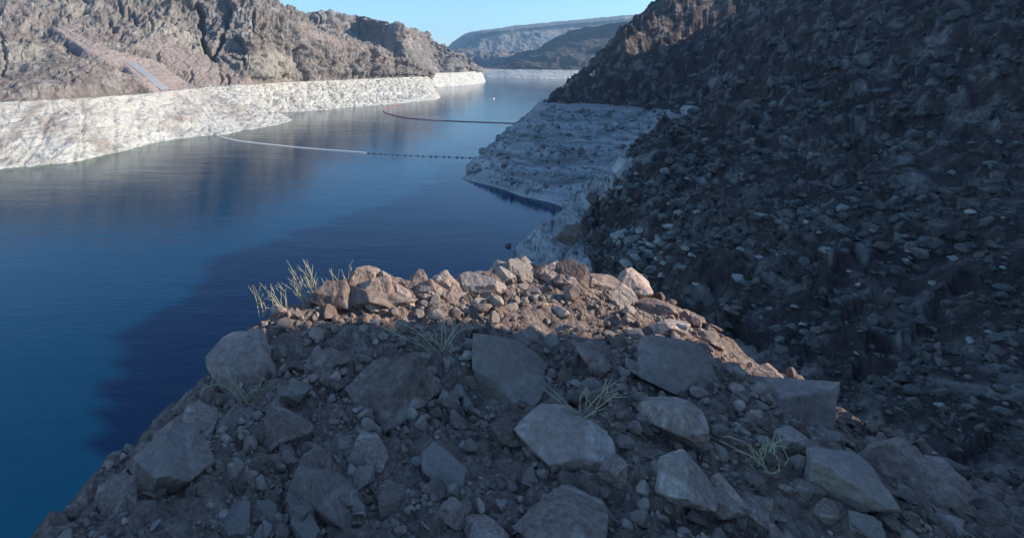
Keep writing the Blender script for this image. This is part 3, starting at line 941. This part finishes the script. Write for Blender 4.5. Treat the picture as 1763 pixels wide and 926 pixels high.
# talus of countable stones on the near slope and the extension of it to the right
tal = []
for k in range(230):
    if k < 120:
        ppx, ppy = random.uniform(1010, 1200), random.uniform(285, 500)
        if ppx < 1000 + (500 - ppy) * 0.3: continue
    else:
        ppx, ppy = random.uniform(1200, 1760), random.uniform(240, 760)
        if ppy > 506 + (ppx - 1120) * 0.52: continue
    loc, d = right_spot(ppx, ppy)
    if d < 30 or d > 260 or loc[2] < 30: continue
    w_px = random.choice((9, 10, 12, 14, 18, 24))
    s = px_size(w_px, d)
    pale = random.random() < 0.45
    me_ = random.choice(MIDP if pale else MID)
    place(me_, 'stone', (loc[0], loc[1], loc[2] - 0.15 * s), s,
          'pale angular stone among the rubble of the shaded slope' if pale else 'dark brown angular stone among the rubble of the shaded slope',
          'pale stones on the shaded slope' if pale else 'dark stones on the shaded slope')


for k in range(34):
    ppx, ppy = random.gauss(1105, 34), random.gauss(442, 20)
    if not (1040 < ppx < 1190 and 395 < ppy < 482): continue
    loc, d = right_spot(ppx, ppy)
    s = px_size(random.choice((14, 16, 18, 22, 26, 32)), d)
    place(random.choice(MIDP), 'stone', (loc[0], loc[1], loc[2] - 0.1 * s), s, 'pale stone', 'pale stones on the shaded slope')

M_RUBW = rock_mat('bleached_rubble', 1.6, ((0.13, 0.12, 0.112), (0.29, 0.28, 0.265), (0.24, 0.22, 0.205), (0.44, 0.43, 0.405)), None, bump=0.4, vary='island')


def rubble(name, mat, pts, sizes, label, seed=5):
    """tens of thousands of small stones joined in one object"""
    protos = ([], [])
    for k in range(12):
        m_ = rock_mesh('rubble_stone', 300 + k, 1 + k % 2, 6, (1, .85, .68), 0.1)
        v = np.empty(len(m_.vertices) * 3, np.float32)
        m_.vertices.foreach_get('co', v)
        f = np.empty(len(m_.polygons) * 3, np.int32)
        m_.polygons.foreach_get('vertices', f)
        protos[k % 2].append((v.reshape(-1, 3), f.reshape(-1, 3)))
        bpy.data.meshes.remove(m_)
    rg = np.random.default_rng(seed)
    VV, FF, base = [], [], 0
    for p_, s_ in zip(pts, sizes):
        v, f = protos[int(s_ / (np.linalg.norm(p_[:2]) + 0.1) * F > 6)][rg.integers(6)]
        a = rg.uniform(0, 6.28)
        c_, s2 = math.cos(a), math.sin(a)
        Rm = np.array([[c_, -s2, 0], [s2, c_, 0], [0, 0, 1]])
        VV.append((v * (s_, s_ * rg.uniform(.6, 1), s_ * rg.uniform(.6, 1.1))) @ Rm.T + p_)
        FF.append(f + base)
        base += len(v)
    me = mesh_np(name, np.vstack(VV), np.vstack(FF), False)
    return tag(link(name, me, mat), label, 'rubble', kind='stuff')


M_RUB = rock_mat('rubble_rock', 1.4, ((0.035, 0.03, 0.028), (0.088, 0.079, 0.073), (0.105, 0.088, 0.079), (0.23, 0.215, 0.19), (0.145, 0.15, 0.115)), None, bump=0.4, vary='island')  # colours lowered to keep the slope's shade deep
# plan positions spread evenly over the picture of the slope
rp = []
for a0, a1, r0, r1_, cnt in ((20, 53, 34, 150, 15000), (22, 34, 120, 260, 6000), (10, 33, 240, 440, 7000), (30, 53, 120, 420, 9000)):
    aa = np.radians(RNG.uniform(a0, a1, cnt))
    rr_ = r0 * (r1_ / r0) ** RNG.uniform(0, 1, cnt)
    rp.append(np.stack([np.sin(aa) * rr_, np.cos(aa) * rr_], -1))
rp = np.vstack(rp)
dens = fbm(np.stack([rp[:, 0] / 14, rp[:, 1] / 14, np.zeros(len(rp))], -1), 3, 77) + RNG.uniform(-.3, .3, len(rp))
rp = rp[dens > -0.12]
rz_ = right_h(rp[:, 0], rp[:, 1])
ok = rz_ > 1.0
rp, rz_ = rp[ok], rz_[ok]
dist = np.hypot(rp[:, 0], rp[:, 1])
sz = dist / F * RNG.choice([2, 3, 4, 5.5, 8, 12, 17], len(rp), p=[.20, .22, .20, .17, .12, .06, .03])
pq = np.stack([rp[:, 0], rp[:, 1], rz_ - 0.02 * sz], -1)
qx, qy = to_px(pq)
bl = (poly_dist(qx, qy, TAL) < 0) & (rz_ < 37) | ((rp[:, 1] > 262) & (rz_ < 37))
rubble('slope_rubble', M_RUB, pq[~bl], sz[~bl], 'broken dark rubble strewn over the shaded right hillside')
rubble('shore_rubble', M_RUBW, pq[bl], sz[bl] * 0.75, 'pale broken rubble strewn over the bleached grey shore slope', 6)

# ------------------------------------------------------------------ lookout ledge in front of the camera
CREST = [(70, 926), (160, 826), (262, 734), (352, 650), (432, 566), (500, 526), (548, 510), (575, 500), (600, 487), (640, 478), (670, 489), (700, 487), (730, 494), (760, 492), (800, 487), (835, 474),
         (870, 464), (905, 456), (940, 464), (970, 474), (1005, 484), (1035, 487), (1065, 494), (1095, 492), (1125, 510), (1210, 560), (1340, 640), (1520, 740), (1763, 850), (2000, 940)]
CD = [3.6, 4.6, 5.8, 6.8, 7.7, 8.1, 8.3, 8.4, 8.5, 8.6, 8.6, 8.7, 8.7, 8.8, 8.9, 9.0, 9.1, 9.2, 9.2, 9.1, 9.1, 9.0, 9.0, 9.0, 8.8, 8.2, 7.3, 6.4, 5.5, 5.0]
crest = np.array([at(a, b2, d) for (a, b2), d in zip(CREST, CD)])
# ledge outline in plan closes behind the camera
outline = [tuple(p[:2]) for p in crest] + [(9, 2), (9, -6), (-9, -6), (-6, 1.5)]


def ledge_h(X, Y):
    sd_ = poly_dist(X, Y, outline)                   # metres inside the edge
    # edge height: inverse-distance from the crest points
    w8 = 1.0 / (((X[:, None] - crest[None, :, 0])**2 + (Y[:, None] - crest[None, :, 1])**2) + 0.02) ** 1.5
    ze = (w8 * crest[None, :, 2]).sum(1) / w8.sum(1)
    P2 = np.stack([X, Y, np.zeros_like(X)], -1)
    inner = 66.35 + 0.05 * X + 0.25 * fbm(P2 / 2.5, 3, 201)
    k = sstep(0.2, 2.6, sd_)
    z = ze * (1 - k) + np.minimum(inner, ze + 0.4) * k + 0.02
    c1 = cells(P2 / np.array([0.75, 0.6, 1]) + 0.25 * fbm(P2 / 0.7, 2, 202)[:, None], 203)
    c2 = cells(P2 / np.array([0.30, 0.24, 1]) + 0.2 * fbm(P2 / 0.3, 2, 204)[:, None], 205)
    c3 = cells(P2 / np.array([0.13, 0.11, 1]) + 0.2 * fbm(P2 / 0.15, 2, 214)[:, None], 215)
    big = sstep(-0.15, 0.25, fbm(P2 / 1.7, 3, 216))
    z = z + (0.03 + 0.09 * big) * (c1[2] - 0.6 + 0.9 * c1[3]) - 0.05 * np.exp(-(c1[1] - c1[0]) * 26)
    z = z + 0.05 * (c2[2] - 0.5 + 1.3 * c2[3]) - 0.02 * np.exp(-(c2[1] - c2[0]) * 22) + 0.035 * (c3[2] - 0.5 + 1.3 * c3[3])
    z = z + 0.03 * fbm(P2 / 0.18, 4, 206) + 0.16 * (ridged(P2 / 1.3, 4, 217) - 0.6)
    out = np.clip(-sd_, 0, None)
    z = z - out * 1.3 - 3.5 * sstep(0.5, 6, out) + 0.6 * sstep(0.0, 1.2, out) * fbm(P2 / 1.1, 4, 207)
    return z


gx = np.concatenate([np.linspace(-13, -6, 50, endpoint=False), np.linspace(-6, 9, 330, endpoint=False), np.linspace(9, 16, 50)])
gy = np.concatenate([np.linspace(-8, 2, 30, endpoint=False), np.geomspace(2, 10, 270, endpoint=False), np.linspace(10, 17, 50)])
X, Y = np.meshgrid(gx, gy, indexing='ij')
X, Y = X.ravel(), Y.ravel()
Z = np.empty(len(X))
for i in range(0, len(X), 50000):
    Z[i:i + 50000] = ledge_h(X[i:i + 50000], Y[i:i + 50000])
me = mesh_np('lookout_ledge', np.stack([X, Y, Z], -1), grid_faces(len(gx), len(gy)))
tag(link('lookout_ledge', me, M_LEDGE), 'broken reddish rock ledge in front of the viewer above the water', 'ledge', kind='structure')


def lh(x, y): return float(ledge_h(np.array([x]), np.array([y]))[0])


def ledge_spot(px, py):
    t = np.linspace(2.5, 12, 1500)
    Xr, Zr = (px - CX) / F * t, H - (py - HY) / F * t
    hz = ledge_h(Xr, t)
    k = np.argmax(hz > Zr)
    if k == 0: return None
    return (Xr[k], t[k], hz[k]), t[k]


# boulders along the sunlit crest: (column, row of the top, width, height factor, mesh)
CRESTROCKS = [
    (624, 469, 124, 0.7, 1, 'big smooth pink boulder at the left end of the sunlit crest'),
    (592, 484, 46, 0.8, 5, 'low brown boulder behind the dry stems at the left end of the crest'),
    (694, 480, 62, 0.75, 1, 'flat topped grey pink boulder right of the big pink one'),
    (764, 483, 44, 0.8, 2, 'small rounded reddish boulder alone in the dip of the crest'),
    (800, 481, 40, 0.8, 6, 'brown boulder between the rounded reddish one and the rock pile'),
    (838, 466, 48, 0.9, 3, 'dark brown boulder on the left shoulder of the rock pile'),
    (872, 455, 44, 1.0, 4, 'upright pinkish boulder near the top of the rock pile'),
    (905, 447, 42, 1.1, 7, 'pale pointed boulder on the very top of the rock pile'),
    (938, 456, 50, 0.9, 8, 'orange tan boulder right of the pointed one on the rock pile'),
    (972, 469, 52, 0.8, 5, 'broad tan boulder on the right shoulder of the rock pile'),
    (1012, 478, 56, 0.75, 1, 'flat tan boulder on the crest right of the rock pile'),
    (1056, 487, 46, 0.7, 6, 'low dark boulder in the gap near the right end of the crest'),
    (1092, 486, 54, 0.85, 2, 'rounded reddish boulder at the right end of the sunlit crest'),
]
for px_, py_, wpx, hf, mi, lab in CRESTROCKS:
    d = float(np.interp(px_, [c[0] for c in CREST], CD)) - 0.12
    x, y, ztop = at(px_, py_, d)
    s = px_size(wpx * 1.3, d)
    me_ = BIG[mi]
    zs = [v.co.z for v in me_.vertices]
    hgt = max(zs) * s * hf
    place(me_, 'boulder', (x, y, ztop - hgt), s, lab, None, 'boulder', None, 0.08, hf)

for k, px_ in enumerate(np.linspace(585, 1120, 22)):
    px_ = float(px_) + random.uniform(-10, 10)
    d = float(np.interp(px_, [c[0] for c in CREST], CD)) - random.uniform(0.15, 0.6)
    x = (px_ - CX) / F * d
    s = px_size(random.uniform(44, 84), d)
    z = lh(x, d)
    place(BIG[random.randrange(9)], 'boulder', (x, d, z - 0.10 * s), s, 'sunlit boulder', 'sunlit boulders below the crest', 'boulder', None, 0.5, random.uniform(.75, 1.1))

for k in range(60):
    px_ = random.uniform(556, 1125)
    i_ = random.uniform(-0.1, 0.75)
    d = float(np.interp(px_, [c[0] for c in CREST], CD)) - 0.05 - i_
    yy = float(np.interp(px_, [c[0] for c in CREST], [c[1] for c in CREST])) + random.uniform(-4, 4)
    x = (px_ - CX) / F * d
    s = px_size(random.choice((12, 14, 18, 22, 30)), d)
    z = lh(x, d)
    place(BIG[random.randrange(9)], 'stone', (x, d, z - 0.05 * s), s, 'sunlit reddish stone wedged among the boulders of the crest', 'sunlit stones on the crest', 'stone', None, 0.6, random.uniform(.8, 1.2))

# loose stones on the ledge itself
cnt = 0
for k in range(900):
    if cnt >= 120: break
    px_, py_ = random.uniform(300, 1700), random.uniform(478, 920)
    q = ledge_spot(px_, py_)
    if q is None: continue
    (x, y, z), d = q
    if poly_dist(np.array([x]), np.array([y]), outline)[0] < 0.05: continue
    wpx = random.choice((14, 16, 18, 22, 26, 34, 46)) * (1.0 if py_ < 560 else 1.5)
    s = px_size(wpx, d)
    place(random.choice(BIG), 'stone', (x, y, z - 0.1 * s), s, 'loose angular stone lying on the lookout ledge', 'loose stones on the ledge', 'stone', None, 0.4)
    cnt += 1
cnt = 0
BOULD = []
for k in range(600):
    if cnt >= 34: break
    px_, py_ = random.uniform(200, 1650), random.uniform(610, 915)
    q = ledge_spot(px_, py_)
    if q is None: continue
    (x, y, z), d = q
    if poly_dist(np.array([x]), np.array([y]), outline)[0] < 0.25: continue
    s = px_size(random.uniform(70, 170), d)
    if any(math.hypot(x - a, y - b2) < 0.55 * (s + s2) for a, b2, s2 in BOULD): continue
    BOULD.append((x, y, s))
    place(random.choice(BIG), 'boulder', (x, y, z - 0.12 * s), s, 'large boulder', 'large boulders on the ledge', 'boulder', None, 0.35, random.uniform(.8, 1.1))
    cnt += 1
X = RNG.uniform(-5.5, 8, 66000)
Y = 2.2 * (4.4) ** RNG.uniform(0, 1, 66000)
X = np.clip(X * Y / 7.0, -6, 9)
inside = poly_dist(X, Y, outline) > 0.03
X, Y = X[inside], Y[inside]
dn = fbm(np.stack([X / 0.9, Y / 0.9, X * 0], -1), 3, 301) + RNG.uniform(-.5, .5, len(X))
X, Y = X[dn > -0.12], Y[dn > -0.12]
Z = np.concatenate([ledge_h(X[i:i + 4000], Y[i:i + 4000]) for i in range(0, len(X), 4000)])
sz = Y / F * RNG.choice([2.5, 4, 6, 9, 14, 21, 32], len(X), p=[.34, .26, .17, .12, .065, .03, .015])
rubble('ledge_gravel', M_GRAV, np.stack([X, Y, Z + 0.02 * sz], -1), sz, 'small broken stones and grit covering the lookout ledge', 8)


# unseen rock added right of the lookout to cast shade over the near ledge
bm = bmesh.new()
bmesh.ops.create_icosphere(bm, subdivisions=5, radius=1.0)
V = np.array([v.co[:] for v in bm.verts])
Fc = np.array([[v.index for v in f.verts] for f in bm.faces])
bm.free()
V = np.sign(V) * np.abs(V) ** 0.55
V = V * np.array([6.0, 10.5, 17.0]) + np.array([22, -8.2, 70])
cc = cells(V / np.array([3.2, 3.2, 4.2]), 401)
V = V + (V - np.array([22, -8.2, 70])) * (0.10 * fbm(V / 5.0, 4, 402) + 0.10 * (cc[2] - 0.5))[:, None]
tag(link('added_shade_rock', mesh_np('added_shade_rock', V, Fc), M_RIGHT), 'unseen tall rock added right of the lookout ledge to shade it', 'outcrop', kind='structure')


def rank_labels(group, what, xs, ys):
    """tell alike stones apart: by region of the slope or ledge and by size within it"""
    reg = {}
    for o in list(COL.objects):
        if o.get('group') == group:
            x = CX + F * o.location.x / o.location.y
            y = HY - F * (o.location.z - H) / o.location.y
            cxn = [w_ for lim, w_ in xs if x < lim][0]
            ryn = [w_ for lim, w_ in ys if y < lim][0]
            reg.setdefault((cxn, ryn), []).append((o.scale.x / o.location.y, x, o))
    for (a_, b2), lst in reg.items():
        lst.sort(key=lambda q: -q[0])
        for k, (_, x, o) in enumerate(lst):
            if k == 0: o['label'] = f'largest {what} {b2} {a_}'
            elif k == len(lst) - 1: o['label'] = f'smallest {what} {b2} {a_}'
            elif k == 2: o['label'] = f'third largest {what} {b2} {a_}'
            elif k == 1: o['label'] = f'second largest {what} {b2} {a_}'
            else: o['label'] = f'small {what} {b2} {a_}'


XL = [(420, 'at the far left edge'), (620, 'on the left side'), (780, 'left of centre'), (920, 'just left of the middle'), (1060, 'just right of the middle'), (1230, 'right of centre'), (1420, 'on the right side'), (9999, 'at the far right edge')]
YL = [(540, 'on the sunlit upper ledge'), (620, 'just below the sunlit crest'), (700, 'on the upper shaded ledge'), (770, 'on the middle shaded ledge'), (840, 'on the lower shaded ledge'), (9999, 'along the bottom of the ledge')]
rank_labels('loose stones on the ledge', 'loose stone', XL, YL)
rank_labels('large boulders on the ledge', 'shaded brown boulder', XL, YL)
XC = [(640, 'by the dry stems'), (720, 'by the big pink boulder'), (800, 'in the crest dip'), (870, 'left of the rock pile'), (940, 'below the rock pile'), (1020, 'right of the rock pile'), (9999, 'at the right crest end')]
rank_labels('sunlit stones on the crest', 'sunlit reddish stone', XC, [(9999, 'wedged')])
rank_labels('sunlit boulders below the crest', 'sunlit angular boulder', XC, [(9999, 'set in the rubble')])
XS = [(1060, 'near the white spur'), (1100, 'right of the white spur'), (1150, 'behind the crest end'), (1210, 'past the crest end'), (1300, 'mid slope'), (1400, 'right of mid slope'), (1520, 'far along the slope'), (1640, 'near the right border'), (9999, 'at the right border')]
YS = [(300, 'high on the shaded bench'), (360, 'on the upper slope'), (420, 'on the middle slope'), (460, 'on the lower slope'), (540, 'low on the slope'), (9999, 'at the slope foot')]
rank_labels('pale stones on the shaded slope', 'pale stone', XS, YS)
rank_labels('dark stones on the shaded slope', 'dark stone', XS, YS)


# ------------------------------------------------------------------ dry stems
def tube_np(path, r0, r1, k=5):
    path = np.array(path)
    n_ = len(path)
    V, Fc = [], []
    for i in range(n_):
        t = path[min(i + 1, n_ - 1)] - path[max(i - 1, 0)]
        t = t / (np.linalg.norm(t) + 1e-9)
        a = np.cross(t, (0.3, 0.9, 0.1))
        a /= np.linalg.norm(a)
        b_ = np.cross(t, a)
        r = r0 + (r1 - r0) * i / (n_ - 1)
        for j in range(k):
            an = 2 * math.pi * j / k
            V.append(path[i] + r * (math.cos(an) * a + math.sin(an) * b_))
    for i in range(n_ - 1):
        for j in range(k):
            j2 = (j + 1) % k
            Fc.append((i * k + j, i * k + j2, (i + 1) * k + j2, (i + 1) * k + j))
    return np.array(V), np.array(Fc)


M_STEM = plain('dry_stem', (0.42, 0.39, 0.25), 0.85, 30.0, 0.3)


def clump(base_px, tips, label, seed):
    bpx, bpy_, d = base_px
    base = np.array(at(bpx, bpy_, d))
    root = empty('dry_shrub', base, label, 'shrub')
    rg = np.random.default_rng(seed)
    tips = list(tips) + [(tx + rg.normal() * 7, ty + abs(rg.normal()) * 9 + 3, bo + rg.normal() * 3) for tx, ty, bo in tips[::2]]
    for (tx, ty, bx_off) in tips:
        dt = d + rg.uniform(-0.2, 0.2)
        tip = np.array(at(tx, ty, dt)) - base
        b0 = np.array([bx_off / F * d, rg.uniform(-.06, .06), -0.05])
        bend = rg.normal(size=3) * 0.045
        path = []
        for f in np.linspace(0, 1, 9):
            p = b0 + (tip - b0) * f
            p = p + bend * math.sin(f * math.pi) + np.array([0, 0, 0.10 * math.sin(f * math.pi) * np.linalg.norm((tip - b0)[:2])]) + rg.normal(size=3) * 0.004
            path.append(p)
        V, Fc = tube_np(path, 0.007, 0.003)
        VV, FF = [V], [Fc]
        nb = rg.integers(1, 4)
        off = len(V)
        for _ in range(nb):
            i = rg.integers(3, 8)
            p0 = path[i]
            L = np.linalg.norm(tip - b0)
            dirn = (path[i] - path[i - 1])
            dirn = dirn / np.linalg.norm(dirn) + rg.normal(size=3) * 0.45
            q = [p0 + dirn * L * 0.2 * f + np.array([0, 0, 0.02 * f]) for f in (0, .35, .7, 1)]
            v2, f2 = tube_np(q, 0.005, 0.0025, 4)
            VV.append(v2)
            FF.append(f2 + off)
            off += len(v2)
        me = bpy.data.meshes.new('stem')
        me.from_pydata(np.vstack(VV).tolist(), [], [tuple(int(q_) for q_ in f) for F_ in FF for f in F_])
        link('stem', me, M_STEM, root)


clump((548, 528, 8.2), [(528, 447, 0), (535, 462, 3), (512, 456, -4), (500, 462, -8), (518, 480, -2), (508, 485, -10), (540, 478, 5), (545, 490, 8), (498, 486, -16), (522, 466, -3), (503, 470, -12), (530, 484, 2)],
      'tall pale green clump of dry stems at the left end of the rock crest', 1)
clump((490, 530, 8.0), [(466, 488, 0), (452, 492, -6), (472, 494, 3), (484, 496, 2), (462, 500, -4), (478, 487, 4)],
      'low sparse dry stems left of the tall clump', 2)
clump((452, 540, 7.9), [(433, 491, -3), (440, 500, 0), (446, 505, 3)], 'few thin dry stems at the far left of the crest', 3)
clump((592, 502, 8.25), [(606, 450, 8), (616, 462, 10), (566, 466, -4), (584, 464, 0), (560, 484, -6), (572, 478, -2), (590, 474, 2), (598, 478, 5), (556, 492, -10), (580, 484, 0), (625, 463, 12), (603, 468, 6)],
      'spreading clump of dry stems leaning over the big pink boulder', 4)


for (cx_, cy_, lab_, sd_) in ((430, 690, 'dry shrub growing among shaded stones on the left of the ledge', 5), (1010, 720, 'dry shrub growing among shaded stones in the middle of the ledge', 6),
                              (1330, 800, 'dry shrub growing among shaded stones on the right of the ledge', 7), (760, 600, 'dry shrub at the edge of the shade below the rock crest', 8)):
    q = ledge_spot(cx_, cy_)
    if q is None: continue
    (x, y, z), d = q
    ppx, ppy = CX + F * x / y, HY - F * (z - H) / y
    rg_ = np.random.default_rng(sd_)
    clump((ppx, ppy, y), [(ppx + rg_.normal() * 46, ppy - abs(rg_.normal()) * 24 - 18, rg_.normal() * 6) for _ in range(9)], lab_, sd_)


# ------------------------------------------------------------------ floating booms and boat
def line_pts(pix, step):
    P = np.array([on_z(a, b2, 0)[:2] for a, b2 in pix])
    P = catmull(P, np.linspace(0, len(P) - 1, 400))
    L = np.concatenate([[0], np.cumsum(np.linalg.norm(np.diff(P, axis=0), axis=1))])
    s = np.arange(0, L[-1], step)
    return np.stack([np.interp(s, L, P[:, 0]), np.interp(s, L, P[:, 1])], -1)


def float_mesh(name, length, r, mat):
    """capsule lying along X with a flange at each end"""
    prof = [(-.5, 0.0), (-.5, .45), (-.46, .85), (-.38, 1), (.38, 1), (.46, .85), (.5, .45), (.5, 0.0)]
    k = 10
    V = [(p * length, math.cos(2 * math.pi * j / k) * q * r, math.sin(2 * math.pi * j / k) * q * r) for p, q in prof for j in range(k)]
    Fc = [(i * k + j, i * k + (j + 1) % k, (i + 1) * k + (j + 1) % k, (i + 1) * k + j) for i in range(len(prof) - 1) for j in range(k)]
    me = mesh_np(name, V, Fc)
    me.materials.append(mat)
    return me


def boom(pix, step, fl_len, fl_r, mats, label, cable_r, pick, cable_mat, every=1):
    pts = line_pts(pix, step)
    root = empty('floating_boom', (pts[0][0], pts[0][1], 0), label, 'boom')
    base = np.array([pts[0][0], pts[0][1], 0])
    path = np.hstack([pts, np.full((len(pts), 1), 0.12)]) - base
    V, Fc = tube_np(path, cable_r, cable_r, 6)
    link('cable', mesh_np('cable', V, Fc), cable_mat, root)
    ms = [float_mesh('float', fl_len, fl_r, m_) for m_ in mats]
    for i in range(0, len(pts) - 1, every):
        which = pick(i, len(pts))
        if which is None: continue
        o = link('float', ms[which], None, root)
        t = pts[i + 1] - pts[i]
        o.location = (*((pts[i] + pts[i + 1]) / 2 - base[:2]), 0.18)
        o.rotation_euler = (0, 0, math.atan2(t[1], t[0]))
    return root


M_FW = plain('white_float', (0.74, 0.74, 0.72), 0.5)
M_F_SHADED = plain('shaded_float', (0.05, 0.06, 0.075), 0.6)  # floats in the hill's shadow, the shade put into their colour
M_FR = plain('red_float', (0.38, 0.15, 0.13), 0.6)
M_CAB = plain('steel_cable', (0.16, 0.17, 0.18), 0.6)
boom([(371, 233.2), (385, 237.5), (410, 243), (450, 248), (520, 255), (600, 261.5), (660, 266), (720, 269), (780, 271), (832, 273)], 1.9, 1.3, 0.55, [M_FW, M_F_SHADED],
     'near line of floats, white in sun and coloured dark in shade, across the lake to the grey point', 0.09,
     lambda i, n_: (0 if i / n_ < 0.66 else (1 if (i % 5 in (0, 2)) else None)), M_CAB)
boom([(900, 213.5), (860, 212), (800, 209.8), (740, 207), (705, 203.8), (680, 199.5), (664, 194.5), (660, 190), (668, 185.5), (682, 182.5), (694, 180.8)], 3.1, 2.9, 0.75, [M_FR],
     'far curved line of reddish floats looping to the left shore', 0.2, lambda i, n_: 0, M_FR)

bx, by, _ = on_z(850, 170.5, 0)
boat = empty('motor_boat', (bx, by, 0), 'small white motor boat out on the open water', 'boat', None, 0.6)
hs = [(-3.2, 1.1, 0.75), (-1.5, 1.25, 0.8), (0.8, 1.15, 0.9), (2.4, 0.65, 1.05), (3.4, 0.04, 1.2)]
V, Fc = [], []
for x, hw, zt in hs:
    V += [(x, -hw, zt), (x, -hw * 0.75, -0.25), (x, 0, -0.4), (x, hw * 0.75, -0.25), (x, hw, zt)]
for i in range(4):
    for j in range(4):
        Fc.append((i * 5 + j, i * 5 + j + 1, (i + 1) * 5 + j + 1, (i + 1) * 5 + j))
    Fc.append((i * 5 + 4, i * 5, (i + 1) * 5, (i + 1) * 5 + 4))
M_HULL = plain('boat_white', (0.8, 0.8, 0.79), 0.35)
link('hull', mesh_np('hull', V, Fc, False), M_HULL, boat)
V = [(-1.4, -.8, .8), (1.0, -.7, .85), (1.0, .7, .85), (-1.4, .8, .8), (-1.2, -.7, 1.9), (.3, -.6, 1.9), (.3, .6, 1.9), (-1.2, .7, 1.9)]
link('cabin', mesh_np('cabin', V, [(0, 1, 5, 4), (1, 2, 6, 5), (2, 3, 7, 6), (3, 0, 4, 7), (4, 5, 6, 7)], False), M_HULL, boat)

# ------------------------------------------------------------------ haze
bm = bmesh.new()
bmesh.ops.create_cube(bm, size=1.0)
me = bpy.data.meshes.new('haze')
bm.to_mesh(me)
bm.free()
hz_ = link('haze', me)
hz_.scale = (2 * R + 200, 2 * R + 200, 720)
hz_.location = (0, 0, -15 + 360)
tag(hz_, 'thin bluish air over the whole valley', 'haze', kind='stuff')
m = bpy.data.materials.new('air')
m.use_nodes = True
nt = m.node_tree
nt.nodes.clear()
o_ = nt.nodes.new('ShaderNodeOutputMaterial')
v_ = nt.nodes.new('ShaderNodeVolumePrincipled')
v_.inputs['Color'].default_value = (0.42, 0.70, 1.0, 1)
v_.inputs['Density'].default_value = 0.00007
v_.inputs['Anisotropy'].default_value = 0.2
nt.links.new(v_.outputs[0], o_.inputs['Volume'])
me.materials.append(m)
